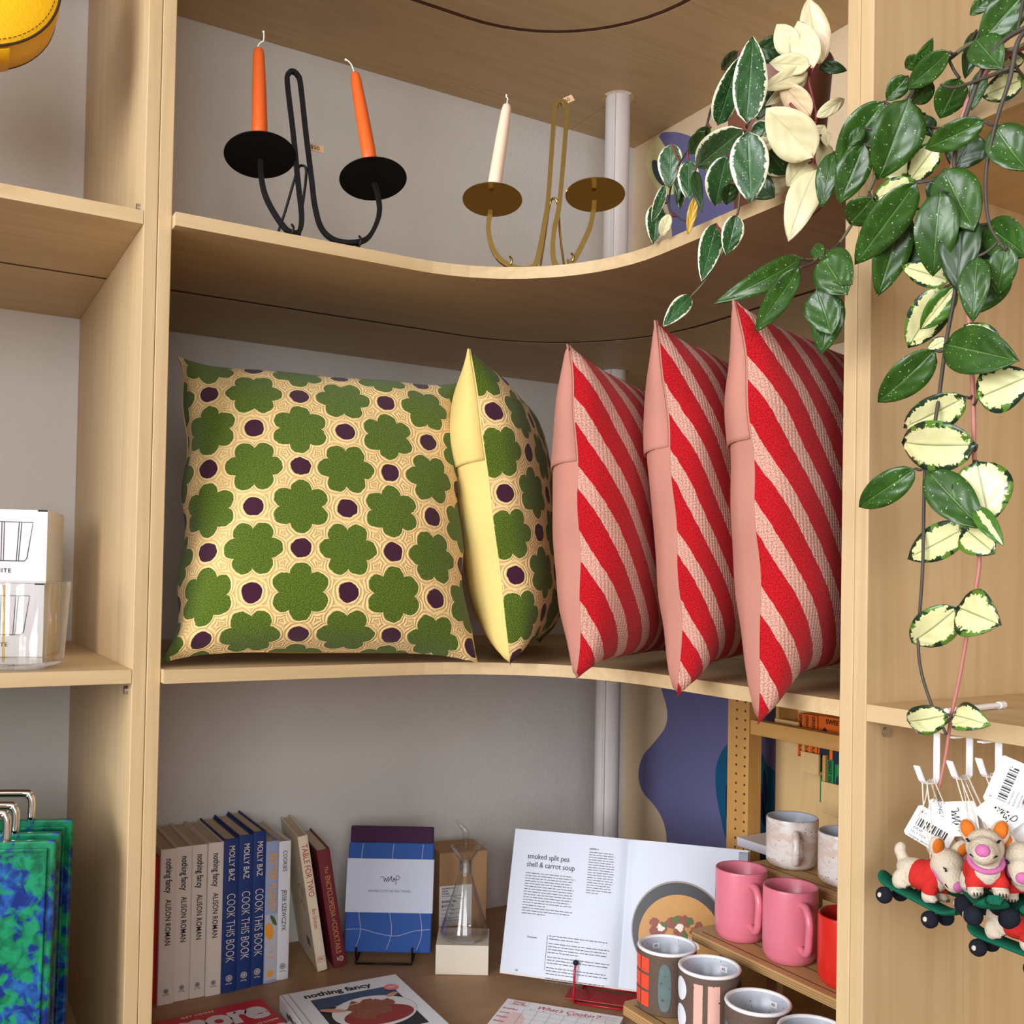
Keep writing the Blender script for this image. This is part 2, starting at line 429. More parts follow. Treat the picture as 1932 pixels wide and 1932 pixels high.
# ------------------------------------------------------------------ candle holders on the upper board
def tagmesh(M, w, h): return xf(M, box(-w/2, w/2, -h/2, h/2, -.0004, .0004))
def holder(name, label, base_px, lean, xdir, loop, legs, discs, hooks, m_rod, m_disc, rod, dsz, tag_px, tag_rot, price):
    P0 = at(*base_px, 'z', ZU)
    x = V(xdir).normalized(); back = V((-x.y, x.x, 0))
    if back.y < 0: back = -back
    a = math.radians(lean); up = V((0, 0, math.cos(a))) + back*math.sin(a); n = x.cross(up).normalized()
    t = thing(name, label, 'candle holder', P0)
    W = lambda q, off=0.: onpl(q[0], q[1], P0+n*off, n)
    for l in loop:
        pts = [W(q) for q in l]
        for q in pts:
            if q.z < ZU+rod*1.9: q.z = ZU+rod*1.9
        put('bent_rod', tube(pts, rod, square=True, nrm=n), m_rod, t, world=True, smooth=50, bevel=.0008)
    if legs:
        pts = []
        for (q, off) in legs:
            w = W(q) + back*off; w.z = max(w.z, ZU+.0026); pts.append(w)
        put('rear_prop', tube(pts, .0021, 8), m_rod, t, world=True, smooth=True)
    tops = []
    for q in discs:
        c = W(q); tops.append((c, up))
        M = frame(c, x, z=up)
        put('drip_disc', xf(M, lathe([(0, -.0008), (dsz, -.0008), (dsz+.0006, 0), (dsz, .0008), (0, .0008)], 64)), m_disc, t, world=True, smooth=40)
        put('candle_cup', xf(M, lathe([(0, .001), (.0135, .001), (.0135, .008), (.0125, .008), (.0125, .003), (0, .003)], 28)), m_disc, t, world=True, smooth=40)
    for h in hooks:
        c = W(h, 0); c.z = max(c.z, ZU+.012)
        put('foot_hook', tube([c+V((0, -.003, .006)), c+V((.001, -.008, 0)), c+V((0, -.006, -.008)), c+V((0, .004, -.009)), c+V((0, .007, -.002))], .0019, 8), m_rod, t, world=True, smooth=True)
    M = frame(W(tag_px, -.012) , x*math.cos(tag_rot)+up*math.sin(tag_rot), z=-n if n.y > 0 else n)
    g = put('price_tag', [(*tagmesh(M, .028, .0130), TAGBROWN), (*text(price, .0095, M, lift=.0006), INK)], None, t, world=True)
    return t, tops, n, P0
def candle(name, label, base, tip, r, m, wick, group):
    ax = (tip-base).normalized(); L = (tip-base).length
    M = zframe(base, ax, V((1, 0, 0)))
    c = thing(name, label, 'candle', base, group)
    put('wax_body', xf(M, lathe([(0, 0), (r, 0), (r*.98, L*.25), (r*.9, L*.6), (r*.74, L*.92), (r*.6, L*.975), (r*.3, L*.995), (0, L)], 32)), m, c, world=True, smooth=True)
    put('wick', tube([tip-ax*.003]+wick, lambda s: .0011+.0009*(s > .9), 8), WICK, c, world=True, smooth=True)
    return c
xd = at(690, 466, 'z', ZU)-at(555, 443, 'z', ZU); xd.z = 0
L1 = [(491, 302), (493, 335), (501, 370), (519, 405), (540, 433), (556, 444), (566, 434), (569, 405), (563, 350), (553, 250), (542, 155), (545, 139), (553, 135), (562, 143), (567, 160), (577, 250), (588, 340), (594, 388), (606, 430), (630, 457), (664, 466), (693, 450), (710, 422), (716, 395), (712, 365), (706, 346)]
t, tops, n, P0 = holder('candle_holder', 'matt black two-armed wire candle holder with black discs under orange candles', (640, 462), 17, xd, [L1],
    [((537, 450), .075), ((550, 385), .04), ((562, 322), .006), ((571, 311), .004), ((580, 323), .006), ((584, 385), .045), ((590, 455), .085)],
    [(491, 293), (704, 338)], [(549, 438), (676, 462)], BLACK, BLACKDISC, .0034, .0525, (594, 279), -.08, '$50')
def nearpt(px, P, off=0.):  # the point on a pixel's ray at P's distance
    return dep(px[0], px[1], depth(P)+off)
b0 = tops[0][0]+tops[0][1]*.0045; b1 = tops[1][0]+tops[1][1]*.0045
k0 = nearpt((488, 90), b0, .045); k1 = nearpt((669, 136), b1, .045)
candle('candle', 'orange taper candle standing nearly upright, its wick tall and kinked', b0, k0, .0117, ORANGE, [nearpt((487, 87), k0), nearpt((491, 81), k0), nearpt((497, 77), k0), nearpt((498, 66), k0), nearpt((497, 59), k0)], 'orange candles in the black holder')
candle('candle', 'orange taper candle that leans, its wick bent over sideways', b1, k1, .0117, ORANGE, [nearpt((667, 133), k1), nearpt((664, 124), k1), nearpt((658, 116), k1), nearpt((651, 112), k1)], 'orange candles in the black holder')
xd2 = V((.86, -.51, 0))
r0 = lambda x, y: (800+x*.3106, 100+y*.3106)
L2a = [(926, 398), (922, 420), (922, 440), (930, 470), (948, 494), (980, 508), (1008, 502), (1018, 470), (1027, 423), (1034.5, 373), (1045, 224), (1048, 201), (1058, 192), (1068, 201), (1069, 224), (1056, 380), (1046, 432), (1043, 475), (1050, 502), (1070, 505), (1083, 490), (1098, 463), (1113, 429), (1120, 395), (1121, 380)]
t2, tops2, n2, P2 = holder('candle_holder', 'brass two-armed candle holder with wide polished brass discs, one arm empty', (1020, 522), 12, xd2, [L2a],
    [((1018, 500), .085), ((1030, 430), .04), ((1037, 386), .006), ((1044, 373), .004), ((1053, 384), .006), ((1060, 430), .045), ((1073, 496), .085)],
    [(929, 377), (1123, 368)], [(960, 492), (1076, 486)], BRASS, BRASSD, .0039, .0500, (1068, 190), .5, '$60')
b2 = tops2[0][0]+tops2[0][1]*.0045; k2 = nearpt((957, 196), b2, .035)
candle('candle', 'pale pink taper candle standing on the brass holder', b2, k2, .0117, PALEWAX, [nearpt((957, 191), k2), nearpt((958, 186), k2), nearpt((955, 182), k2), nearpt((956, 179), k2)], None)
# ------------------------------------------------------------------ cushions on the middle board
def terry(m, vec, strength=1.): return m.noise(vec, 420., 2., .6)
def flower_mat():
    m = Mat('green flower chain-stitch cloth', .92, spec=.15, Sheen_Weight=.15)
    uv = m.coord('UV'); x, y, _ = m.xyz(uv)
    j = m.noise(uv, 55., 2.)
    x = x+(j-.5)*.006; y = y+(m.noise(m.coord('UV', (1.3, 1.7, 1)), 60., 2.)-.5)*.006
    a, b = .1365, .0655
    def sub(ox, oy, c3):
        px = (x+(a/2-ox)).mod(a)-a/2; py = (y+(b-oy)).mod(2*b)-b
        r = (px*px+py*py).sqrt(); th = px.atan2(py)*3.
        lob = (th.cos() if c3 else th.sin()).abs()**.75
        return r-(lob*.0125+.0302)
    def dot(ox, oy):
        px = (x+(a/2-ox)).mod(a)-a/2; py = (y+(b-oy)).mod(2*b)-b
        return (px*px+py*py).sqrt()-.0148
    d = sub(0, 0, True).min(sub(a/2, b, False)); e = dot(a/2, 0).min(dot(0, b))
    g = m.noise(uv, 520., 2., .7)
    green = m.mix(g.step(.3, .7), S(50, 70, 14), S(102, 126, 34))
    near = d.min(e); st = (near*(2*PI/.0056)).sin()
    grain = (m.noise(uv, 700., 1.))
    cream = m.mix(st.step(-.7, .3)*.75+grain*.25, S(202, 162, 102), S(232, 206, 148))
    plum = m.mix(g, S(40, 12, 30), S(78, 30, 56))
    gm = d.lt(0.); em = e.lt(0.)
    m.color(m.mix(em, m.mix(gm, cream, green), plum))
    pile = gm.max(em)
    h = pile*(g*1.+1.0) + (1.-pile)*(st*.22+grain*.35)
    m.bump(h, .0024, .9)
    return m.m
def stripe_mat():
    m = Mat('red and pink striped terry cloth', .92, spec=.12, Sheen_Weight=.12)
    uv = m.coord('UV'); x, y, _ = m.xyz(uv)
    j = m.noise(uv, 70., 2.)
    q = (x*1.15+y*.75+(j-.5)*.006+.004)
    p = q.mod(.0725)
    g = m.noise(uv, 520., 2., .7); knit = (x*(2*PI/.006)).sin()*.5+(y*(2*PI/.004)).sin()*.5
    red = m.mix(g.step(.3, .72), S(132, 6, 16), S(216, 24, 38))
    pink = m.mix(m.noise(uv, 600., 2.).step(.35, .65), S(168, 112, 100), S(214, 172, 156))
    rm = p.lt(.044)
    m.color(m.mix(rm, pink, red)); m.bump(rm*(g+.9)+(1.-rm)*(knit*.25+.2), .002, .9)
    return m.m
def linen(name, col):
    m = Mat(name, .88, spec=.15)
    uv = m.coord('UV'); x, y, _ = m.xyz(uv)
    n = m.noise(m.coord('UV', (300, 900, 1)), 1., 2.); w = m.noise(m.coord('UV', (6, 14, 1)), 1., 3.)
    m.color(m.mix(n*.6+w*.4, tuple(c*.9 for c in col), tuple(min(1, c*1.06) for c in col))); m.bump(w*1.2+n*.1, .006, .5)
    return m.m
FLOWER, STRIPE = flower_mat(), stripe_mat()
YELLOW = linen('pale yellow cotton', S(222, 196, 122)); PINK = linen('dusty pink cotton', S(182, 126, 112))
def cushion(label, B, zd, xd, size, wd, th, front, backm, group, droop=(0, 0), uvoff=(0, 0), seed=0, wob=.006, flip=False, sag=.0, bk=1., ux=1.):
    """B: lower corner; the plane runs along xd and zd; front faces -ydir"""
    fx = wd/size; zd = zd.normalized(); xd = (xd-zd*xd.dot(zd)).normalized(); yd = zd.cross(xd)
    M = frame(B, xd, z=zd)
    t = thing('cushion', label, 'cushion', (0, 0, 0), group, M=M)
    rnd = random.Random(seed); ph = [rnd.uniform(0, 6.3) for _ in range(8)]
    N = 56
    def surf(sgn, lift=0., vr=(-1, 1), rows=N):
        v, f, uv, rows_ = [], [], [], []
        for j in range(rows+1):
            w = vr[0]+(vr[1]-vr[0])*j/rows
            row = []
            for i in range(N+1):
                u = -1+2*i/N
                x = size/2*u*(1-.085*(1-abs(w)**5)*abs(u)**1.5); z = size/2*w*(1-.07*(1-abs(u)**5)*abs(w)**1.5)
                k = max(0., (1-abs(u)**2.3)*max(0., 1-abs(w)**(4.5 if w < 0 else 3.2))**1.15)
                y = th*(1. if sgn > 0 else bk)*k**.48
                y *= 1+sag*(-w)*.5*(1-u*u)
                wr = (math.sin(9*u*w+ph[0]+3*w)*.5+math.sin(7*u-5*w+ph[1])*.4+math.sin(13*w+4*u+ph[2])*.25)
                y += wob*wr*k**.3*(1-k*.75)
                cw = max(0, 1-((u-(-1))**2+(w+1)**2)/.16)**2
                z -= droop[0]*cw; x -= droop[1]*cw
                ct = .004*math.sin(11*w+ph[3])*(1-k); x += ct*abs(u)
                row.append((x*fx, y, z))
                v.append(V(((x+size/2)*fx, -sgn*(y+lift), z+size/2))); pass
            rows_.append(row)
        H_ = len(rows_); cy_ = [[0.]*(N+1) for _ in rows_]; mid_ = H_//2
        for i in range(N+1):
            for j in range(1, H_): p, q = rows_[j-1][i], rows_[j][i]; cy_[j][i] = cy_[j-1][i]+math.hypot(q[1]-p[1], q[2]-p[2])
        for jj, row in enumerate(rows_):
            s = [0.]
            for p, q in zip(row, row[1:]): s.append(s[-1]+math.hypot(q[0]-p[0], q[1]-p[1]))
            for i in range(N+1): uv.append(((s[i]-s[N//2])*ux+uvoff[0], cy_[jj][i]-cy_[mid_][i]+uvoff[1]))
        for j in range(rows):
            for i in range(N):
                a = j*(N+1)+i; q = (a, a+1, a+N+2, a+N+1)
                f.append(q if sgn > 0 else q[::-1])
        return v, f, uv
    v, f, uv = surf(1); put('front_cover', (v, f), front, t, smooth=True, uv=uv)
    v, f, uv = surf(-1, .0002); o = put('back_cover', (v, f), backm, t, smooth=True, uv=uv)
    v, f, uv = surf(-1, .0030, (.30, 1), 30); put('envelope_flap', (v, f), backm, o, smooth=True, uv=uv, solid=.0026)
    return t, M
def seam_cushion(label, bpx, tpx, ddep, az, th, front, backm, group, dz=0., **k):
    B = at(*bpx, 'z', ZL+.004)
    Tp = dep(*tpx, depth(B)+ddep); zd = Tp-B; a = math.radians(az)
    return cushion(label, B, zd, V((math.sin(a), math.cos(a), 0)), zd.length, zd.length, th, front, backm, group, **k)
FG, SG = 'green flower cushions', 'red and pink striped cushions'
B = at(307, 1252, 'z', ZL+.004); B2 = at(906, 1248, 'z', ZL+.004)
Tt = dep(332, 672, depth(B)+.16); zd = Tt-B
cushion('large green flower cushion leaning back and showing its whole face beside the plywood upright', B, zd, B2-B, zd.length, (B2-B).length, .085, FLOWER, YELLOW, FG, uvoff=(.0495, .0325), seed=3, wob=.007, sag=.3)
seam_cushion('green flower cushion stood on edge, its pale yellow back showing', (962, 1251), (888, 658), .02, 38, .085, FLOWER, YELLOW, FG, seed=5, uvoff=(.03, -.018), droop=(.004, .004))
seam_cushion('red striped cushion stood next to the green flower ones', (1090, 1275), (1073, 648), .02, 57, .068, STRIPE, PINK, SG, bk=1.2, ux=1.0, seed=8, uvoff=(.0, .0), droop=(.006, .008))
seam_cushion('red striped cushion second of three, a leaf tip over its corner', (1284, 1287), (1237, 602), .02, 63, .065, STRIPE, PINK, SG, bk=1.2, ux=1.28, seed=11, uvoff=(.0, .02), droop=(.018, .012))
seam_cushion('red striped cushion against the plywood post, showing most of its striped face', (1432, 1310), (1390, 566), .02, 70, .066, STRIPE, PINK, SG, bk=1.2, ux=1.14, seed=14, uvoff=(.0, .035), droop=(.035, .012))
# ------------------------------------------------------------------ straight bay: yellow bag, white boxes, tumbler, marbled boards
LEATHER = plain('yellow leather', S(246, 188, 8), .32, noise=.04, bump=.0006, scale=260)
PIPING = plain('dark leather piping', S(58, 36, 16), .5)
bc = dep(-58, -38, 1.34)
bax = (EYE-bc).normalized()*.86+V((0, 0, .50)); bax.normalize()
M = zframe(bc, bax, V((.96, -.28, 0)))
bag = thing('shoulder_bag', 'round yellow leather bag with dark piping hanging over the white boxes', 'bag', (0, 0, 0), M=M)
Rb, Hb = .109, .03
put('face_panel', lathe([(0, Hb+.012), (Rb*.6, Hb+.011), (Rb*.9, Hb+.006), (Rb, Hb)], 72), LEATHER, bag, smooth=True)
put('gusset', lathe([(Rb, Hb-.002), (Rb+.002, 0), (Rb, -Hb+.002), (Rb*.97, -Hb)], 72), LEATHER, bag, smooth=True)
put('rear_panel', lathe([(Rb*.97, -Hb), (Rb*.6, -Hb-.008), (0, -Hb-.01)], 72), LEATHER, bag, smooth=True)
ring = lambda r, z, n=60: [V((r*math.cos(2*PI*i/n), r*math.sin(2*PI*i/n), z)) for i in range(n)]
put('piping', tube(ring(Rb+.0008, Hb), .0018, 8, True, k=0), PIPING, bag, smooth=True)
put('piping', tube(ring(Rb-.001, -Hb), .0016, 8, True, k=0), PIPING, bag, smooth=True)
vs = []
for i in range(96):
    a = 2*PI*i/96; r = Rb*.955; z = Hb+.0047; t_ = V((-math.sin(a), math.cos(a), 0)); c = V((r*math.cos(a), r*math.sin(a), z))
    vs.append(tube([c-t_*.0022, c+t_*.0022], .0005, 5, k=0))
put('stitching', merge(*vs), PIPING, bag)
a = math.radians(-62); c = V((Rb*math.cos(a), Rb*math.sin(a), 0))
put('strap_tab', [(v + V((0, 0, 0))) for v in lathe([(Rb+.0035, Hb-.004), (Rb+.0045, 0), (Rb+.0035, -Hb+.004)], 10, math.radians(-73), math.radians(-62))[0]] and lathe([(Rb+.0035, Hb-.004), (Rb+.0045, 0), (Rb+.0035, -Hb+.004)], 10, math.radians(-73), math.radians(-62)), LEATHER, bag, smooth=True, solid=.002)
top = Vector((LX1-.25, bc.y, ZT))
zt = M.inverted() @ V((bc.x-.07, bc.y+.06, ZT-.008)); zt2 = M.inverted() @ V((bc.x+.05, bc.y+.06, ZT-.008))
put('hanging_strap', tube([V((-Rb*.8, Rb*.62, 0)), zt], .006, 10, k=0), LEATHER, bag, smooth=40)
put('hanging_strap', tube([V((Rb*.45, Rb*.92, 0)), zt2], .006, 10, k=0), LEATHER, bag, smooth=40)
# two white boxes, stacked
BOXC = plain('white printed card', S(236, 238, 246), .5, noise=.01)
dirx = V((.955, -.296, 0)).normalized()
def carton(label, right_px, z0, h, dx):
    p = at(*right_px, 'z', ZL); p = V((p.x+dx, p.y, z0))
    M = frame(p, dirx, z=V((0, 0, 1)))   # local -x runs along the face, +y goes back
    b = thing('glass_box', label, 'box', (0, 0, 0), 'white glass boxes', M=M)
    wd = .125
    MF = frame(V((-wd/2, 0, h/2)), V((1, 0, 0)), V((0, 0, 1)))
    g = [(*box(-wd, 0, 0, wd, 0, h), BOXC)]
    dr = []
    def seg(x0, y0, x1, y1): dr.append(line([(x0, y0), (x1, y1)], .0011, MF, k=0))
    # outlined tumbler with ribs
    yb, yt = -h*.20, h*.33; 
    dr.append(line([(-.044, yt), (.042, yt), (.0345, yb+.004), (.031, yb), (-.034, yb), (-.0375, yb+.004)], .0013, MF, closed=True, k=0))
    for x0, x1 in ((-.024, -.0215), (-.0205, -.0185), (-.002, -.0022), (.0015, .0012), (.0225, .0195), (.026, .0225)): seg(x0, yt, x1, yb)
    for gg in dr: g.append((*gg, INK))
    g.append((*text('WHITE', .0085, frame(MF @ V((-.003, -h*.335, 0)), V((1, 0, 0)), V((0, 0, 1))), bold=.02, space=1.25), INK))
    put('carton', g, None, b)
    put('tuck_tab', box(-.014, -.0002, -.0007, .0, h-.0022, h+.0004), BLACK, b)
    return b
hb = .1125
carton('white box printed with a ribbed tumbler, on top of another white box', (80, 1240), ZL+hb+.001, hb, .002)
carton('white box under another one, half behind the clear tumbler', (80, 1240), ZL+.0005, hb, 0)
# scalloped glass tumbler
gp = at(27, 1259, 'z', ZL+.0005)
tm = thing('glass_tumbler', 'clear glass tumbler with lobed ribbed sides in front of the white boxes', 'glass', gp)
def lobed(R, z0, z1, th_, tap=.90, n=96):
    def rad(a, k, off): return (R*k)*(1+.10*abs(math.cos(2.5*(a-1.25)))**1.0*1.0-.05)-off
    prof = [(0, z0, 0), (.8*tap, z0, 0), (tap, z0+.006, 0), (tap+.01, z0+.02, 0), (1, z1-.002, 0), (1, z1, th_*.4), (1, z1-.002, th_), (tap+.01, z0+.02, th_), (tap, z0+.009, th_+.003), (0, z0+.0085, 0)]
    v, f, rows = [], [], []
    for k, z, off in prof:
        if k == 0: rows.append([len(v)]*n); v.append(V((0, 0, z)))
        else:
            rows.append(list(range(len(v), len(v)+n)))
            for i in range(n):
                a = 2*PI*i/n; r = rad(a, k, off); v.append(V((r*math.cos(a), r*math.sin(a), z)))
    for p, q in zip(rows, rows[1:]):
        for i in range(n):
            j = (i+1) % n; qd = [p[i], p[j], q[j], q[i]]; qd = [x for t, x in enumerate(qd) if x not in qd[:t]]; f.append(tuple(qd))
    return v, f
AMBER = glass('pale amber glass rib', (1, .86, .52))
put('glass_body', lobed(.066, 0, .118, .0022), GLASS, tm, smooth=50)
for kk in range(5):
    a = 1.25+(kk+.5)*2*PI/5; r = .066*.955-.0015
    put('glass_rib', tube([(r*.9*math.cos(a), r*.9*math.sin(a), .012), (r*.995*math.cos(a), r*.995*math.sin(a), .113)], .0016, 8, k=0), AMBER, tm, smooth=True)
# marbled acrylic boards with steel handles, standing on edge on the low shelf
def marble():
    m = Mat('blue-green marbled acrylic', .22)
    c = m.coord(); n = m.noise(c, 26., 4., .6, .9); n2 = m.noise(c, 60., 3., .55, .5); n3 = m.noise(c, 11., 2.)
    v = E(m.nt, m.voronoi(c, 42., 'Distance'))
    f = (n*.6+n2*.3+n3*.25)
    m.color(m.mix(f.step(.555, .605), m.mix(n2.step(.35, .65), S(8, 36, 104), S(32, 88, 156)), m.mix(n2.step(.3, .7), S(0, 80, 54), S(20, 130, 88))))
    m.bump(n, .0008, .4); return m.m
MARBLE = marble()
def board(label, tr_px, zc, hx, w, th, tilt):
    P = dep(*tr_px, zc); h = P.z-ZB-.001
    xd = V((.93, -.36, 0)).normalized(); yb = V((.36, .93, 0)).normalized()
    up = V((0, 0, 1))*math.cos(tilt)+yb*math.sin(tilt)
    L = h/math.cos(tilt)
    M = frame(P, xd, z=up)
    b = thing('marbled_board', label, 'serving board', (0, 0, 0), 'marbled acrylic boards', M=M)
    put('panel', box(-w, 0, 0, th, -L, 0), MARBLE, b, bevel=.003)
    put('rim', merge(box(-w+.012, -.010, -.004, .0, -.014, -.009), box(-.014, -.009, -.004, .0, -L+.012, -.009)), MARBLE, b, bevel=.0015)
    z0 = -.004; hh = .036
    x1 = -hx; x0 = x1-.10
    put('handle', tube([(x0, th/2, z0), (x0, th/2, hh-.012), (x0+.004, th/2, hh-.003), (x0+.012, th/2, hh), (x1-.012, th/2, hh), (x1-.004, th/2, hh-.003), (x1, th/2, hh-.012), (x1, th/2, z0)], .0052, 14, k=4), CHROME, b, smooth=True)
    return b
board('blue-green marbled board with steel handle standing at the front of its stack of three', (105, 1586), 1.31, .062, .43, .012, .06)
board('blue-green marbled board with steel handle in the middle of its stack of three', (113, 1571), 1.345, .058, .43, .012, .06)
board('blue-green marbled board with steel handle at the back of its stack of three', (137, 1546), 1.40, .056, .45, .012, .05)
# ------------------------------------------------------------------ books standing on the low board
def book(label, x0, x1, h, y0, d, cover, M=None, group=None, lines=(), cloth_over=.003, hard=True, extra=(), name='book'):
    """a book standing with its spine to the front; local x across the spine, y back, z up"""
    w = x1-x0
    if M is None: M = frame(V((x0, y0, ZB+.0006)), V((1, 0, 0)), z=V((0, 0, 1)))
    b = thing(name, label, 'book', (0, 0, 0), group, M=M)
    t = .0026
    rz = lambda s: [(w/2*(1-math.cos(a)), -.0018*math.sin(a)) for a in [PI*i/8 for i in range(9)]]
    spine = [(x, y) for x, y in rz(0)] + [(w, .0024), (0, .0024)]
    put('cover', merge(prism(spine, 0, h), box(0, t, .0024, d, 0, h), box(w-t, w, .0024, d, 0, h)), cover, b, smooth=40)
    put('page_block', box(t+.0003, w-t-.0003, .0028, d-.004, .003, h-.0035), PAGE, b)
    MS = frame(V((w/2, -.0021, 0)), V((0, 0, -1)), z=V((0, -1, 0)))   # x runs down the spine
    for nm, (s, z, size, m, kw) in zip(('title_lettering', 'author_lettering', 'small_lettering', 'small_lettering'), lines):
        put(nm, [(*text(s, size, frame(MS @ V((-z, 0, 0)), V((0, 0, -1)), z=V((0, -1, 0))), **kw), m)], None, b)
    for (fn) in extra: put('cover_art' if fn.__name__ in ('orange_spine', 'barcode') else 'publisher_mark', fn(MS, w), None, b)
    return b
CREAMT = plain('cream lettering', S(236, 226, 206), .6); REDT = plain('red lettering', S(186, 62, 48), .6); GOLDT = plain('ochre lettering', S(206, 148, 78), .6)
BLUE = plain('deep blue book cloth', S(10, 48, 116), .6, noise=.04); PALEBL = plain('pale blue cover', S(150, 168, 204), .6, noise=.04); BUFF = plain('buff jacket', S(232, 220, 194), .6, noise=.03)
WINE = plain('wine red cloth', S(112, 26, 44), .6, noise=.05); REDB = plain('bright red cover', S(178, 14, 28), .55, noise=.03); COOLW = plain('white jacket', S(226, 228, 236), .6, noise=.02)
PEACH = plain('peach print', S(232, 164, 78), .6); LEAFP = plain('green print', S(62, 98, 50), .6); ORANGEP = plain('orange print', S(236, 158, 50), .6)
def emblem(z, m, r=.0052, words=None):
    def fn(MS, w):
        g = [(*line(disc2(-z, 0, r, n=16), .0007, MS, closed=True, k=0), m)]
        for i in range(6):
            a = PI*i/3; g.append((*line(disc2(-z+r*.45*math.cos(a), r*.45*math.sin(a), r*.36, n=8), .0005, MS, closed=True, k=0), m))
        M2 = frame(MS @ V((-z+r*1.75, 0, 0)), V((1, 0, 0)), z=V((0, -1, 0)))
        g.append((*text(words or 'POTTER', .0032, M2, bold=.01), m)); return g
    return fn
xs = [at(px, yy, 'y', 1.872).x for px, yy in ((296, 1890), (327, 1886), (357, 1880), (386, 1876), (415.5, 1873), (445, 1868), (473, 1862), (498, 1855), (523, 1848), (547, 1843))]
hN, hB = .278, .283
NF = [('nothing fancy', hN*.829, .0165, INK, dict(bold=.015, fit=hN*.222)), ('ALISON ROMAN', hN*.527, .0140, INK, dict(bold=.01, space=1.05, fit=hN*.295))]
YB = 1.874
book('bright red book mostly hidden between the plywood upright and the white books', xs[0]-.022, xs[0]-.0004, .264, YB+.006, .185, REDB)
NFW = ['off-white book with black spine lettering beside the bright red book', 'off-white book with black spine lettering, second from the bright red book', 'off-white book with black spine lettering, third from the bright red book', 'off-white book with black spine lettering touching the blue books']
for i in range(4):
    book(NFW[i], xs[i]+.0003, xs[i+1]-.0003, hN+.002*(i == 3), YB+(-.004, 0, 0, -.004)[i], .185, BONE, group='off-white cookbooks', lines=NF, extra=[emblem(.024, GREYINK, .004)])
BB = [('MOLLY BAZ', hB*.842, .0155, CREAMT, dict(fit=hB*.229)), ('COOK THIS BOOK', hB*.42, .0230, CREAMT, dict(fit=hB*.445, bold=-.014))]
BBL = ['blue book with cream spine lettering touching the off-white books', 'blue book with cream spine lettering between two other blue books', 'blue book with cream spine lettering beside the pale blue book']
for i in range(3):
    book(BBL[i], xs[4+i]+.0003, xs[5+i]-.0003, hB+.003*i, YB+(-.003, 0, .004)[i], .183, BLUE, group='blue cookbooks', lines=BB, extra=[emblem(.026, CREAMT, .0058)])
def orange_spine(MS, w):
    g = [(*flat(rect(-.130, -.006, -w/2+.001, w/2-.001), MS, .0003), plain('grey white print', S(190, 192, 204), .6)), (*flat(disc2(-.098, -.004, .016, .0085, rot=.15), MS, .0005), ORANGEP), (*flat(disc2(-.118, .004, .012, .0035, rot=.5), MS, .0006), LEAFP),
         (*line([(-.128, .006), (-.116, .003), (-.108, .001)], .0008, MS, .0008), LEAFP), (*flat(disc2(-.018, 0, .0066), MS, .0005), PEACH)]
    for q, s in ((-.068, 'and'), (-.058, 'very'), (-.049, 'sweet')):
        g.append((*text(s, .0062, frame(MS @ V((q, 0, 0)), V((1, 0, 0)), z=V((0, -1, 0)))), PEACH))
    return g
book('pale blue book with an orange fruit on its spine', xs[7]+.0003, xs[8]-.0003, .268, YB+.004, .18, PALEBL, lines=[('BITTER HONEY', .190, .021, PEACH, dict(fit=.112, bold=.012))], extra=[orange_spine])
book('slim white book with grey spine lettering at the end of the upright books', xs[8]+.0003, xs[9]-.0003, .264, YB+.008, .18, COOLW, lines=[('COOKIES', .2265, .0118, INK, dict(fit=.0395)), ('JESSE SZEWCZYK', .132, .0118, INK, dict(fit=.079))], extra=[emblem(.026, GREYINK, .0055)])
def leaning(label, bl, br, tl, cover, d, lines, extra=(), yoff=0.):
    B0 = at(*bl, 'z', ZB); B1 = at(*br, 'z', ZB); T0 = at(*tl, 'y', B0.y+.004)
    z = (T0-B0); h = z.length; x = V((B1.x-B0.x, 0, 0)); w = x.length*.93
    z.normalize(); x = (V((1, -.12, 0))); x = (x-z*x.dot(z)).normalized()
    M = frame(B0+V((0, 0, .0006+max(0, -x.z*w))), x, z=z)
    return book(label, 0, w, h, 0, d, cover, M=M, lines=lines(h), extra=extra)
def barcode(MS, w):
    M = frame(V((-.0004, .045, .045)), V((0, -1, 0)), z=V((-1, 0, 0)))
    g = [(*flat(rect(-.019, .019, -.014, .014), M, .0001), WHITE)]
    for i in range(9): g.append((*flat(rect(-.016+i*.0036, -.016+i*.0036+(.0009+.0009*(i % 3)), -.008, .011), M, .0004), INK))
    for q in ([(-.03, .10), (-.01, .115), (.015, .10), (.02, .12)], [(-.03, .07), (-.008, .082), (.018, .07)]): g.append((*line(q, .0022, M, .0004), REDT))
    return g
def dk(MS, w):
    return [(*line(rect(-.029, -.018, -.0065, .0065), .0008, MS, closed=True, k=0), REDT), (*text('DK', .007, frame(MS @ V((-.0235, 0, 0)), V((1, 0, 0)), z=V((0, -1, 0))), bold=.01), REDT)]
leaning('buff jacketed book with red lettering leaning against the upright books', (599, 1834), (618, 1830), (561, 1580), BUFF, .17,
        lambda h: [('TABLE FOR TWO', h*.745, .0165, REDT, dict(fit=h*.385)), ('Bre Graham', h*.387, .0112, REDT, dict(fit=h*.146))], extra=[dk, barcode])
def ten(MS, w): return [(*text('1', .011, frame(MS @ V((-.016, -.004, 0)), V((1, 0, 0)), z=V((0, -1, 0)))), CREAMT), (*line(disc2(-.016, .003, .0045, n=16), .0009, MS, closed=True, k=0), CREAMT), (*line(disc2(-.016, .003, .0022, n=10), .0006, MS, closed=True, k=0), CREAMT)]
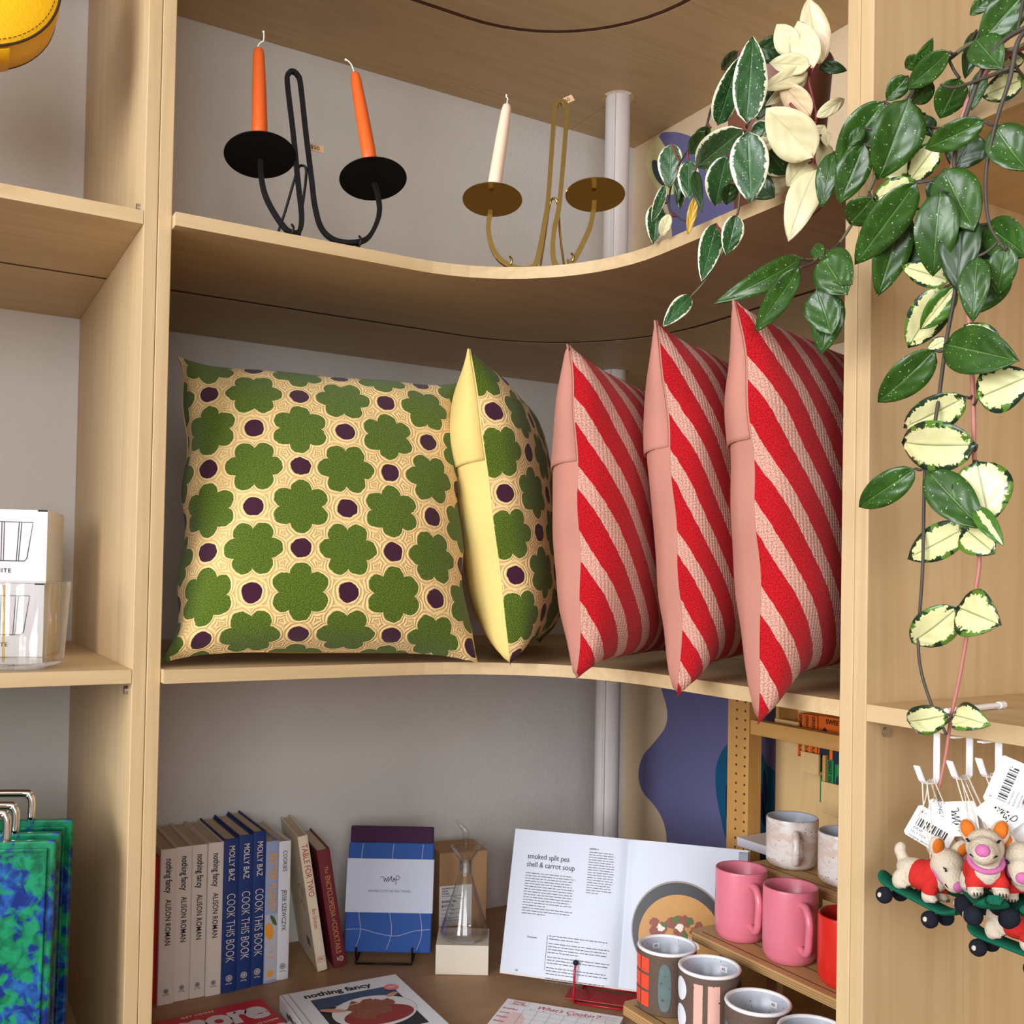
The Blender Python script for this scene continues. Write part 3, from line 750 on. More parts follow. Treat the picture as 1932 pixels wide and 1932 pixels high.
leaning('wine red book leaning behind the buff book, ochre lettering on the spine', (630, 1827), (653, 1820), (597, 1607), WINE, .165,
        lambda h: [('ENCYCLOPEDIA', h*.605, .0145, GOLDT, dict(fit=h*.35)), ('COCKTAILS', h*.248, .0145, GOLDT, dict(fit=h*.265)), ('The', h*.835, .010, GOLDT, dict(shear=.3, fit=h*.06)), ('of', h*.405, .010, GOLDT, dict(shear=.3, fit=h*.03))], extra=[ten])
# ------------------------------------------------------------------ folded tea towel on a black wire stand
TOWELB = plain('blue woven cotton', S(52, 92, 170), .9, noise=.1, bump=.0006, scale=500)
PLUM = plain('plum cotton', S(66, 34, 68), .9, noise=.1, bump=.0006, scale=500)
BAND = plain('pale paper band', S(206, 214, 236), .6, noise=.01)
LINEB = plain('pale woven line', S(168, 176, 206), .9)
P0 = at(648, 1796, 'z', ZB+.0185); P1 = at(812, 1799, 'z', ZB+.0185)
xt = P1-P0; xt.z = 0; wT = xt.length; xt.normalize(); bkT = V((-xt.y, xt.x, 0))
zT = V((0, 0, math.cos(.24)))+bkT*math.sin(.24)
Tt = onpl(652, 1557, P0, xt.cross(zT).normalized()); hT = (Tt-P0).dot(zT)
M = frame(P0, xt, z=zT)
tw = thing('tea_towel', 'folded blue tea towel with a plum hem and a paper band on a wire stand', 'tea towel', (0, 0, 0), M=M)
thk = .022
def soft(x0, x1, z0, z1, y0, y1, r=.004): return box(x0, x1, y0, y1, z0, z1)
z1_, z2_, z3_ = hT*.82, hT*.855, hT
put('folded_cloth', soft(0, wT, 0, hT*.867, 0, thk), TOWELB, tw, bevel=.003, seg=3, smooth=60)
put('hem', soft(.002, wT-.002, hT*.8655, hT, .0006, thk-.0012), PLUM, tw, bevel=.003, seg=3, smooth=60)
g = []
MF = frame(V((0, -.0004, 0)), V((1, 0, 0)), V((0, 0, 1)))
for xx in (.16, .52, .87):
    g.append(line([(wT*(xx-.03), .006), (wT*(xx+.015), hT*.12), (wT*(xx+.02), hT*.2), (wT*(xx-.005), hT*.30), (wT*(xx-.03), hT*.45), (wT*(xx-.02), hT*.6), (wT*xx, hT*.80), (wT*(xx+.01), hT*.855)], .0013, MF, .0004))
g.append(line([(.002, hT*.175), (wT*.2, hT*.178), (wT*.4, hT*.145), (wT*.6, hT*.13), (wT*.8, hT*.17), (wT-.002, hT*.185)], .0013, MF, .0004))
put('woven_line', merge(*g), LINEB, tw)
bandg = [(*box(-.0012, wT+.0012, -.0022, thk+.0012, hT*.31, hT*.735), BAND)]
MB = frame(V((wT/2, -.0024, 0)), V((1, 0, 0)), V((0, 0, 1)))
s = hT/.265; by = hT*.55
bandg.append((*line([(-.0195, by+.010), (-.013, by+.0095), (-.0115, by+.001), (-.009, by+.008), (-.007, by+.001), (-.0035, by+.010), (-.002, by+.0055), (-.003, by+.0005), (.0015, by+.009), (.0035, by+.012), (.0025, by+.006), (.006, by+.001), (.008, by+.009), (.0095, by+.001)], .0011, MB), INK))
bandg.append((*line([(.0055, by+.0055), (.012, by+.006)], .0011, MB), INK)); bandg.append((*line([(.0125, by-.005), (.013, by+.011), (.017, by+.0125), (.0195, by+.009), (.017, by+.005), (.0125, by+.005)], .0011, MB), INK))
bandg.append((*text('WOVEN COTTON TEA TOWEL', .0062, frame(MB @ V((0, hT*.478, 0)), V((1, 0, 0)), V((0, 0, 1)))), GREYINK))
put('paper_band', bandg, None, tw)
ws = thing('wire_stand', 'black wire plate stand holding up the blue tea towel', 'stand', P0)
for sx in (.16, .80):
    a = P0+xt*(wT*sx)
    f = lambda dx, dy, dz: a+bkT*dy+V((0, 0, dz))
    pts = [f(0, -.022, .018), f(0, -.020, .004), f(0, -.014, -.006), f(0, -.006, -.0128), f(0, .03, -.0128), f(0, .05, -.006), f(0, .075, .09), f(0, .085, .14)]
    pts = [p if p.z > ZB+.0028 else V((p.x, p.y, ZB+.0028)) for p in pts]
    put('wire_arm', tube(pts, .0022, 8), BLACK, ws, world=True, smooth=True)
a, b_ = P0+xt*(wT*.16), P0+xt*(wT*.80)
put('cross_wire', tube([a+bkT*-.014+V((0, 0, -.006)), a+bkT*-.026+V((0, 0, -.0125)), b_+bkT*-.026+V((0, 0, -.0125)), b_+bkT*-.014+V((0, 0, -.006))], .0022, 8, k=0), BLACK, ws, world=True, smooth=True)
bk0, bk1 = a+bkT*.075+V((0, 0, .09)), b_+bkT*.075+V((0, 0, .09))
put('cross_wire', tube([bk0, bk1], .0022, 8, k=0), BLACK, ws, world=True, smooth=True)
mid = (bk0+bk1)/2
foot = mid+bkT*.03; foot.z = ZB+.0028
put('rear_leg', tube([mid, foot], .0022, 8, k=0), BLACK, ws, world=True, smooth=True)
# ------------------------------------------------------------------ oil bottle on a cream block, its kraft box behind
b0 = at(821, 1839, 'z', ZB); b1 = at(921, 1841, 'z', ZB); xb = b1-b0; wB = xb.length; xb.normalize(); yb = V((-xb.y, xb.x, 0))
hB_ = at(823, 1783, 'y', b0.y).z-ZB
M = frame(b0+V((0, 0, .0004)), xb, z=V((0, 0, 1)))
bl = thing('display_block', 'plain cream block lifting the glass oil bottle', 'block', (0, 0, 0), M=M)
put('block', box(0, wB, 0, wB*.95, 0, hB_), plain('cream lacquer', S(232, 222, 206), .5, noise=.02), bl, bevel=.001)
sc_ = wB/.100
bt = thing('oil_bottle', 'conical clear glass oil bottle with a bent spout on a cream block', 'bottle', M @ V((wB*.52, wB*.46, hB_+.0006)))
R = .046*sc_; cz = at(878, 1648, 'y', (M @ V((wB*.5, wB*.46, 0))).y).z-ZB-hB_; 
H = cz
prof = [(0, .0006), (R*.9, 0), (R*.99, .004), (R, .010), (R*.97, .018), (R*.30, H-.004), (R*.255, H), (R*.255, H+.024), (R*.255-.0016, H+.024), (R*.235, H+.002), (R*.93, .018), (R*.955, .011), (R*.9, .005), (0, .0045)]
put('flask', lathe(prof, 64), GLASS, bt, smooth=50)
st = [(R*.20, H+.003), (R*.235, H+.024), (R*.30, H+.028), (R*.62, H+.052), (R*.63, H+.0535), (R*.60, H+.0535), (R*.275, H+.0295), (R*.19, H+.024), (R*.165, H+.003)]
put('funnel_stopper', lathe([(r*.93 if z < H+.0245 else r, z) for r, z in st]+[(st[0][0]*.93, st[0][1])], 48), FROST if False else GLASS, bt, smooth=50)
put('ground_joint', lathe([(R*.256, H+.001), (R*.262, H+.002), (R*.262, H+.0225), (R*.256, H+.0235)], 40), FROST, bt, smooth=50)
sx = xb
sp = [V((0, 0, H+.006)), V((0, 0, H+.05)), V((0, 0, H+.077)), xb*-.003+V((0, 0, H+.086)), xb*-.012+V((0, 0, H+.096)), xb*-.021+V((0, 0, H+.104))]
put('pouring_spout', tube(sp, lambda s: .0066-.0044*max(0, (s-.55)/.45), 20), GLASS, bt, smooth=True)
mk = []
for zz, aw in ((.30, .35), (.36, .2), (.42, .2), (.48, .35), (.54, .2), (.60, .2), (.66, .5)):
    z = H*zz; r = R*.97+(R*.30-R*.97)*((z-.018)/(H-.022))+.0004
    fa = math.atan2(-yb.y-.2*xb.y, -yb.x-.2*xb.x)
    mk.append(lathe([(r, z), (r-.00014, z+.0009)], 14, fa-.9, fa-.9+aw*2))
put('measure_marks', merge(*mk), GREYINK, bt)
k0 = at(826, 1757, 'z', ZB); k0 = at(828, 1700, 'y', b0.y+.155); k0.z = ZB+.0004; k1 = at(917, 1700, 'y', b0.y+.135)
xk = V((k1.x-k0.x, k1.y-k0.y, 0)); wk = xk.length; xk.normalize()
M = frame(k0, xk, z=V((0, 0, 1))); hk = at(831, 1612, 'y', k0.y).z-ZB
kb = thing('kraft_box', 'upright brown card box with a white label behind the glass oil bottle', 'box', (0, 0, 0), M=M)
MK = frame(V((wk/2, -.0004, hk/2)), V((1, 0, 0)), V((0, 0, 1)))
g = [(*flat(rect(-wk*.5+.001, wk*.19, -hk*.33, hk*.13), MK, .0002), WHITE)]
lx = -wk*.5+.006
for s_, yy, z_ in (('HAWKINS', .10, .0052), ('NEW', .07, .0052), ('YORK', .04, .0052), ('ESSENTIAL', -.05, .0066), ('BOTTLE', -.10, .0066)):
    g.append((*text(s_, z_, frame(MK @ V((lx, hk*yy, 0)), V((1, 0, 0)), V((0, 0, 1))), align='LEFT', bold=.03, space=1.35 if z_ < .006 else 1.1), INK))
for yy in (.01, -.145, -.19, -.24, -.27): g.append((*flat(rect(lx, lx+wk*.4, hk*yy, hk*yy+.001), MK, .0005), GREYINK))
put('carton', [(*box(0, wk, 0, wk*.95, 0, hk), KRAFT)]+g, None, kb)
put('lid_flap', box(0, wk, .0, wk*.92, hk+.0003, hk+.0016), KRAFT, kb)
# ------------------------------------------------------------------ open cookbook on a red wire stand
q0 = at(946, 1836, 'z', ZB+.030); q1 = at(1160, 1872, 'z', ZB+.024)
xo = q1-q0; xo.z = 0; xo.normalize(); bo = V((-xo.y, xo.x, 0))
if bo.y < 0: bo = -bo
tl = math.radians(20)
zo = V((0, 0, math.cos(tl)))+bo*math.sin(tl); no = xo.cross(zo).normalized()     # points to the back
O = q0.copy(); M = frame(O, xo, z=zo)
Mi = M.inverted()
loc = lambda x, y: Mi @ onpl(x, y, O, no)
c_tl, c_sp, c_sb, c_tr = loc(1005, 1568), loc(1199, 1583), loc(1158, 1870), loc(1412, 1614)
hO = c_tl.z; xS = (c_sp.x+c_sb.x)/2; xE = c_tr.x
ob = thing('cookbook', 'open cookbook showing a soup recipe and a pan, on a red wire stand', 'book', (0, 0, 0), M=M)
def page(x0, x1, spine_at, bulge, lift):
    v, f = [], []; n = 24
    for i in range(n+1):
        s = i/n; x = x0+(x1-x0)*s; d = abs(x-spine_at)/abs(x1-x0)
        y = -bulge*math.sin(min(1, d)*PI)**.7*(1-d)*1.6-lift if d > 0 else -lift
        y = -(bulge*1.9*(d**.45)*(1-d)**.9)-lift
        v += [V((x, y, .004)), V((x, y, hO))]
    for i in range(n): f.append((2*i, 2*i+2, 2*i+3, 2*i+1))
    return v, f
def on_page(x, z, spine_at, wdt, bulge=.014, lift=.0125):
    d = min(1, max(0, abs(x-spine_at)/wdt)); return V((x, -(bulge*1.9*(d**.45)*(1-d)**.9)-lift-.0006, z))
COOLP = plain('white book page', S(208, 215, 230), .55, noise=.01)
put('cover', merge(box(-.003, xS-.006, -.001, .0018, 0, hO+.002), box(xS-.006, xS+.006, .0, .003, 0, hO+.002), box(xS+.006, xE+.003, -.001, .0018, 0, hO+.002)), plain('pale cover board', S(226, 214, 204), .6), ob)
def block(x0, x1):
    v, f = page(x0, x1, xS, .014, .0125); n = len(v)
    v2 = v+[V((p.x, -.0012, p.z)) for p in v]
    f2 = list(f)+[tuple(i+n for i in q[::-1]) for q in f]
    m = n//2
    for i in range(m-1): f2 += [(2*i, 2*i+n, 2*i+2+n, 2*i+2), (2*i+1, 2*i+3, 2*i+3+n, 2*i+1+n)]
    f2 += [(0, 1, 1+n, n), (n-2, 2*n-2, 2*n-1, n-1)]
    return v2, f2
put('page_block', block(0, xS), COOLP, ob, smooth=35); put('page_block', block(xE, xS), COOLP, ob, smooth=35)
def printed(gs, spine_at, wdt):
    """press flat print (x, z in the page plane) on to the curved page"""
    out = []
    for v, f, m in gs: out.append(([on_page(p.x, p.z, spine_at, wdt)+V((0, p.y, 0)) for p in v], f, m))
    return out
MP = frame(V((0, 0, 0)), V((1, 0, 0)), V((0, 0, 1)))
def tx(s, x, z, size, m=GREYINK, **k): return (*text(s, size, frame(V((x, 0, z)), V((1, 0, 0)), V((0, 0, 1))), align='LEFT', lift=.0002, **k), m)
def para(x, z, w, n, lead, seed, m=GREYINK):
    r = random.Random(seed); o = []
    for i in range(n):
        xx = x; end = x+w*(1 if i < n-1 else .5)*r.uniform(.9, 1)
        while xx < end:
            l = min(r.uniform(.004, .011), end-xx); o.append((*flat(rect(xx, xx+l, z-i*lead, z-i*lead+lead*.27), MP, .0002), m)); xx += l+.0016
    return o
g = [tx('smoked split pea', xS*.14, hO*.815, .0142, INK, sx=.88), tx('shell & carrot soup', xS*.14, hO*.758, .0142, INK, sx=.88)]
g += para(xS*.14, hO*.695, xS*.45, 13, .0049, 1)+para(xS*.14, hO*.455, xS*.44, 3, .0049, 2)
g += [tx('SERVES 4', xS*.68, hO*.905, .0045, INK)]+para(xS*.68, hO*.88, xS*.22, 17, .0046, 3)
g += [tx('Directions', xS*.21, hO*.265, .0045, INK)]
zz = hO*.285
for n, sd in ((2, 4), (4, 5), (3, 6), (3, 7), (2, 8)):
    g += para(xS*.40, zz, xS*.53, n, .0052, sd); zz -= .0052*n+.0028
g += [(*flat(rect(xS*.385, xS*.388, hO*.06, hO*.29), MP, .0002), GREYINK), tx('120', xS*.13, hO*.035, .0045)]
hs_, ing, rest = g[:2], [q for q in g[2:] if q[0][0].x > xS*.6 and q[0][0].z > hO*.5], None
rest = [q for q in g[2:] if not (q[0][0].x > xS*.6 and q[0][0].z > hO*.5)]
put('recipe_heading', printed(hs_, xS, xS), None, ob); put('ingredient_text', printed(ing, xS, xS), None, ob)
small = [q for q in rest if q[0][0].x < xS*.38 and q[0][0].z < hO*.30]; rest = [q for q in rest if q not in small]
for q in small: put('page_number' if q[0][0].z < hO*.06 else 'section_heading', printed([q], xS, xS), None, ob)
put('introduction_text', printed([q for q in rest if q[0][0].z > hO*.35], xS, xS), None, ob); put('method_text', printed([q for q in rest if q[0][0].z <= hO*.35], xS, xS), None, ob)
# the photograph of the pan, printed on the facing page
pc = loc(1283, 1757); 
pr_ = (loc(1344, 1735)-pc).length*1.10
PANM = plain('printed dark pan', S(52, 52, 58), .5); RIM = plain('printed pan rim', S(150, 140, 132), .5); SOUP = plain('printed soup', S(196, 142, 72), .5, noise=.08, scale=90); BACON = plain('printed bacon', S(140, 66, 46), .5, noise=.4, scale=160); HERB = plain('printed herb', S(70, 104, 44), .5); CREAMP = plain('printed cream', S(240, 232, 222), .5)
cx, cz_ = pc.x, pc.z
pr_x = pr_*1.0
def blob(x, z, r, sd, n=18):
    rr = random.Random(sd); return [(x+r*rr.uniform(.6, 1.15)*math.cos(2*PI*i/n), z+r*rr.uniform(.6, 1.15)*math.sin(2*PI*i/n)) for i in range(n)]
def lay(poly, m, l): return (*flat(poly, MP, l), m)
Rp = .0865
g = [lay(disc2(cx, cz_, Rp, n=60), RIM, .0001), lay(disc2(cx, cz_-.001, Rp*.975, n=60), PANM, .0003), lay(disc2(cx+.002, cz_-.012, Rp*.86, n=60), SOUP, .0005)]
rr = random.Random(5)
for i, (dx, dz, r) in enumerate(((-.035, -.012, .014), (-.012, .012, .013), (.008, .016, .014), (-.028, .004, .010), (.004, -.004, .013), (.028, .002, .010), (.012, -.034, .014), (-.044, .010, .010), (-.046, -.004, .009), (.036, .012, .009))):
    g.append(lay(blob(cx+dx, cz_+dz, r, i), BACON, .0007))
for i, (dx, dz, r) in enumerate(((.018, -.026, .019), (.002, .006, .008), (-.032, .002, .007))): g.append(lay(blob(cx+dx, cz_+dz, r, 20+i), CREAMP, .0008))
g.append(lay(blob(cx+.014, cz_-.034, .010, 50), BACON, .0010))
for i, (dx, dz, r) in enumerate(((-.006, .018, .008), (.020, .018, .008), (-.010, -.014, .008), (.012, -.010, .009), (-.026, .008, .006))): g.append(lay(blob(cx+dx, cz_+dz, r, 40+i, 9), HERB, .0010))
def split(gs):   # fan the large patches so that they follow the page
    out = []
    for v, f, m in gs:
        c = sum(v, V())/len(v); n = len(v); k = 6; vv = [c]; ff = []
        for a in range(1, k+1): vv += [c+(p-c)*(a/k) for p in v]
        for i in range(n): ff.append((0, 1+i, 1+(i+1) % n))
        for a in range(k-1):
            for i in range(n): ff.append((1+a*n+i, 1+(a+1)*n+i, 1+(a+1)*n+(i+1) % n, 1+a*n+(i+1) % n))
        out.append((vv, ff, m))
    return out
put('pan_photograph', printed(split(g), xS, xE-xS), None, ob)
put('page_clip', box(xE-.016, xE+.001, -.016, -.0125, hO-.034, hO-.004), plain('grey clip', S(120, 124, 132), .3, .6), ob, bevel=.001)
rs = thing('book_stand', 'red wire book stand with a black ball tip under the open cookbook', 'stand', O)
def wl(x, dy, z): return M @ V((x, dy, z))
xa = loc(1090, 1850).x
for xw in (xa, xS+(xS-xa)*.55):
    kn = wl(xw, -.032, .036)
    low = wl(xw, -.034, .004); 
    pts = [kn, wl(xw, -.034, .018), V((low.x, low.y, ZB+.018)), V((low.x, low.y, ZB+.006))+(-bo*-.006), V((low.x, low.y, ZB+.004))+bo*.03, V((low.x, low.y, ZB+.004))+bo*.09]
    put('wire_arm', tube(pts, .0022, 8), REDWIRE, rs, world=True, smooth=True)
    put('ball_tip', ball(kn, .0052, 18), BLACK, rs, world=True, smooth=True)
e0 = wl(xa, -.034, .004); e1 = wl(xS+(xS-xa)*.55, -.034, .004)
for dy in (.008, .09):
    a = V((e0.x, e0.y, ZB+.004))+bo*dy; b = V((e1.x, e1.y, ZB+.004))+bo*dy
    put('cross_wire', tube([a, b], .0022, 8, k=0), REDWIRE, rs, world=True, smooth=True)
a = V((e0.x, e0.y, 0))+bo*.012; b = V((e1.x, e1.y, 0))+bo*.012
MR = frame(V((a.x, a.y, ZB+.0075)), (b-a).normalized(), z=V((0, 0, 1)))
wl_ = (b-a).length
put('ledge', xf(MR, box(-.02, wl_+.02, .0, .05, 0, .0015)), REDWIRE, rs, world=True, bevel=.0005)
put('rear_leg', tube([V((e0.x, e0.y, ZB+.004))+bo*.09, wl((xa+xS)/2+.02, .010, .15), V((e1.x, e1.y, ZB+.004))+bo*.09], .0022, 8, k=0), REDWIRE, rs, world=True, smooth=True)
# ------------------------------------------------------------------ things lying on the low board
fl = at(529, 1878, 'z', ZB+.030); fr = at(746, 1838, 'z', ZB+.030)
xn = fr-fl; xn.z = 0; wN = xn.length; xn.normalize(); yn = V((-xn.y, xn.x, 0))
M = frame(V((fl.x, fl.y, ZB+.0006)), xn, z=V((0, 0, 1)))       # +x along the top edge, -y towards the viewer
nb = thing('book', 'white cookbook lying flat, a roast pictured on its cover', 'book', (0, 0, 0), M=M)
hN_ = .030; LN = .26
put('cover', [(*box(0, wN, -LN, 0, 0, .0028), COOLW), (*box(0, wN, -LN, 0, hN_-.0028, hN_), COOLW), (*box(-.0015, .0028, -LN, 0, 0, hN_), COOLW)], None, nb, bevel=.001)
put('page_block', box(.003, wN-.004, -LN+.004, -.004, .003, hN_-.003), PAGE, nb)
put('hinge_groove', box(.012, .0145, -LN, 0, hN_-.0002, hN_+.0002), plain('grey board joint', S(176, 178, 190), .7), nb)
MC = frame(V((0, 0, hN_)), V((1, 0, 0)), z=V((0, 0, 1)))
g = [(*text('nothing fancy', .0245, frame(V((.034, -.028, hN_)), V((1, 0, 0)), z=V((0, 0, 1))), align='LEFT', bold=.03, sx=.95), INK)]
DUSKY = plain('printed blue cloth', S(48, 72, 106), .5, noise=.3, scale=30); DARKP = plain('printed dark ground', S(26, 28, 34), .5); ROAST = plain('printed roast', S(136, 74, 42), .5, noise=.6, scale=190); PLATE = plain('printed plate', S(222, 220, 222), .5); SKIN = plain('printed skin tone', S(206, 150, 120), .5); BERRY = plain('printed red garnish', S(140, 40, 30), .5, noise=.6, scale=320)
x0, x1, y1_, y0_ = .040, wN-.028, -.047, -.215
g.append((*flat(rect(x0, x1, y0_, y1_), MC, .0003), DARKP)); g.append((*flat(rect(x0+.001, x1, y1_-.042, y1_), MC, .0005), DUSKY))
g.append((*flat(disc2((x0+x1)/2+.01, -.135, .074, .062, 40), MC, .0007), PLATE))
g.append((*flat(disc2((x0+x1)/2+.012, -.152, .062, .036, 30), MC, .0009), BERRY))
g.append((*flat(blob((x0+x1)/2+.008, -.122, .044, 3, 24), MC, .0011), ROAST)); g.append((*flat(blob((x0+x1)/2+.042, -.112, .017, 4, 16), MC, .0012), ROAST))
g.append((*flat(disc2(x0+.022, -.105, .024, .007, rot=-.5), MC, .0012), SKIN)); g.append((*flat(disc2(x1-.014, -.085, .013, .006, rot=.4), MC, .0012), SKIN))
g.append((*line([(x0+.03, -.09), (x0+.055, -.096), (x0+.075, -.094)], .002, MC, .0014), PLATE))
g.append((*flat(disc2(x1-.004, -.056, .013), MC, .0015), plain('coral sticker', S(232, 118, 116), .5)))
for i in range(3): g.append((*flat(rect(x1-.012, x1+.004, -.0535-i*.003, -.0525-i*.003), MC, .0018), WHITE))
MSn = frame(V((-.0018, -.045, hN_/2)), V((0, -1, 0)), z=V((-1, 0, 0)))
g.append((*text('nothing fancy', .0150, MSn, align='LEFT', bold=.02), INK))
put('cover_print', g, None, nb)
# red magazine-like book with big white letters
rl = at(493, 1884, 'z', ZB+.012)
xr = V((.985, .06, 0)).normalized(); M = frame(V((rl.x, rl.y, ZB+.0006)), xr, z=V((0, 0, 1)))
rb = thing('book', 'red book lying flat with big rounded white lettering', 'book', (0, 0, 0), M=M)
Wr = .20
REDM = plain('red printed cover', S(196, 26, 40), .5, noise=.02)
put('cover', merge(box(-Wr, 0, -.26, 0, 0, .0016), box(-Wr, 0, -.26, 0, .0100, .0118), box(-Wr-.001, -Wr+.002, -.26, 0, 0, .0118)), REDM, rb)
put('page_block', box(-Wr+.002, -.003, -.257, -.003, .0017, .0099), PAGE, rb)
zc = .0118
def rx(s, x, y, size, m, rot=0., **k): return (*text(s, size, frame(V((x, y, zc)), V((math.cos(rot), math.sin(rot), 0)), z=V((0, 0, 1))), **k), m)
LILAC = plain('pale lilac lettering', S(222, 216, 222), .5)
g = [rx('more', -.092, -.046, .090, LILAC, bold=.05, sx=.88, space=.92), rx('is more', -.075, -.128, .075, LILAC, bold=.05, sx=.9), rx('GET LOOSE', -.118, -.0095, .0095, CREAMT, space=1.2), rx('IN THE KITCHEN', -.045, -.098, .0095, CREAMT, .12, space=1.15), rx('MOLLY', -.016, -.13, .010, CREAMT, -1.1)]
put('cover_lettering', g, None, rb)
# weekly meal pad
pl = at(958, 1884, 'z', ZB+.008); pr2 = at(1176, 1919, 'z', ZB+.008); xp = pr2-pl; xp.z = 0; wP = xp.length; xp.normalize()
M = frame(V((pl.x, pl.y, ZB+.0006)), xp, z=V((0, 0, 1)))
np_ = thing('meal_pad', 'white weekly meal planner pad with red handwriting lying below the open cookbook', 'notepad', (0, 0, 0), M=M)
hp = .0075; LP = .17
put('sheets', box(0, wP, -LP, 0, 0, hp), WHITE, np_)
MP2 = frame(V((0, 0, hp)), V((1, 0, 0)), z=V((0, 0, 1)))
PINKP = plain('pale pink print', S(238, 206, 204), .6); REDP = plain('red handwriting', S(176, 42, 56), .6)
pt = lambda s, x, y, size, m=REDP, **k: (*text(s, size, frame(V((x, y, hp)), V((1, 0, 0)), z=V((0, 0, 1))), align='LEFT', **k), m)
g = [pt("What's Cookin'?", wP*.28, -.019, .019, shear=.4, bold=-.005, sx=.9), pt('Weekly', wP*.06, -.010, .0075, shear=.3), pt('Meal Plan', wP*.06, -.018, .0075, shear=.3),
     (*line(rect(wP*.045, wP*.21, -.0235, -.004), .0006, MP2, closed=True, k=0), REDP), (*line([(wP*.56, -.0275), (wP*.74, -.028)], .0008, MP2, k=0), REDP)]
for i in range(3): g.append((*line([(wP*.80, -.012-i*.006), (wP*.965, -.012-i*.006)], .0007, MP2, k=0), REDP))
for i, s in enumerate(('Breakfast', 'Lunch', 'Dinner', 'Snacks')): g.append(pt(s, wP*.015, -.040-i*.018, .0075, shear=.3))
for i in range(7):
    xx = wP*(.20+.115*i); g.append((*line([(xx, -.034), (xx, -.14)], .0004, MP2, k=0), GREYINK)); 
for j in range(6): g.append((*line([(wP*.2, -.034-j*.018), (wP*.98, -.034-j*.018)], .0004, MP2, k=0), GREYINK))
for i, s in enumerate('SMTWTFS'): g.append(pt(s, wP*(.245+.105*i), -.0305, .0045, GREYINK))
g.append((*flat(disc2(wP*.16, -.085, .022, .034), MP2, .0001), PINKP))
put('printed_grid', g, None, np_)
# ------------------------------------------------------------------ stepped display with mugs
TZ = (.850, .943, 1.037); TX = (.983, 1.122, 1.252); TY = 1.288; DEP = .128; TT = .0145
rw = thing('stepped_riser', 'three-tier birch plywood stand holding the mugs', 'display riser', (TX[0], .84, ZB))
ye = YR+.0075
for z, x in zip(TZ, TX):
    c = .012
    poly = [(x, ye), (x+DEP, ye), (x+DEP, TY-c*.4), (x+DEP-c*.4, TY), (x+c, TY), (x, TY-c)]
    o = put('tier_board', prism(poly, z-TT, z), W_BIRCH, rw, world=True, bevel=.0008)
    put('groove', merge(box(x+.015, x+.0172, ye, TY-.02, z-.0002, z+.0002), box(x+.052, x+.0542, ye, TY-.02, z-.0002, z+.0002)), W_GROOVE, o, world=True)
    v = [box(x-.0002, x+.001, ye, TY-c, z-TT*q-.0006, z-TT*q+.0006) for q in (.3, .55, .8)]
    put('ply_edge', merge(*v), plain('dark ply layers', S(150, 112, 70), .7), o, world=True)
for yy in (ye+.01, TY-.06):
    for z, x in zip(TZ, TX): put('upright', box(x+.03, x+DEP-.005, yy, yy+.014, ZB+.0006, z-TT-.0003), W_BIRCH, rw, world=True)
def mug_at(px, py, z): 
    p = at(px, py, 'z', z); return V((p.x, p.y, z+.0008))
def mug(name, label, c, R, Hh, body, inner, handle, group=None, wall=.0035, base=.86, tip=1., hr=.0058, outer_patches=None, rim=None, sticker=None, hz=(.82, .24), hout=.030):
    M = Matrix.Translation(c); t = thing(name, label, 'mug', (0, 0, 0), group, M=M)
    g = [(*lathe([(0, .001), (R*base*.93, 0), (R*base, .002), (R*.985, Hh*.10), (R, Hh*.3), (R*tip, Hh-.004), (R*tip-.0006, Hh-.0012)], 64), body)]
    if outer_patches: g += outer_patches
    put('mug_body', g, None, t, smooth=45)
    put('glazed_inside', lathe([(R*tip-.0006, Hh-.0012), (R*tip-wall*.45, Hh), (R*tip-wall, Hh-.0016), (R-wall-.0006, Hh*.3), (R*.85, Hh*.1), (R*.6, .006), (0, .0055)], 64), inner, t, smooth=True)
    if rim: put('rim', tube([V(((R*tip-wall*.5)*math.cos(2*PI*i/48), (R*tip-wall*.5)*math.sin(2*PI*i/48), Hh-.001)) for i in range(48)], wall*.62, 8, True, k=0), rim, t, smooth=True)
    if handle is not None:
        a = handle; d = V((math.cos(a), math.sin(a), 0)); z0, z1 = Hh*hz[0], Hh*hz[1]; r = R*.985
        pts = [d*(r-.002)+V((0, 0, z0)), d*(r+hout*.45)+V((0, 0, z0+.003)), d*(r+hout*.85)+V((0, 0, z0-.006)), d*(r+hout)+V((0, 0, z0-.02)), d*(r+hout*.95)+V((0, 0, (z0+z1)/2-.004)), d*(r+hout*.85)+V((0, 0, z1+.010)), d*(r+hout*.5)+V((0, 0, z1)), d*(r-.002)+V((0, 0, z1+.002))]
        put('handle', tube(pts, hr, 14), body, t, smooth=True)
    if sticker:
        a, zz, s = sticker; d = V((math.cos(a), math.sin(a), 0)); rr_ = R*tip-wall-.0009
        MS = frame(d*rr_+V((0, 0, Hh*zz)), V((d.y, -d.x, 0)), z=-d)
        put('price_sticker', [(*flat(rect(-.0062, .0062, -.0045, .0045), MS, .0003), WHITE), (*text(s, .0062, MS, lift=.0005), INK)], None, t)
    return t
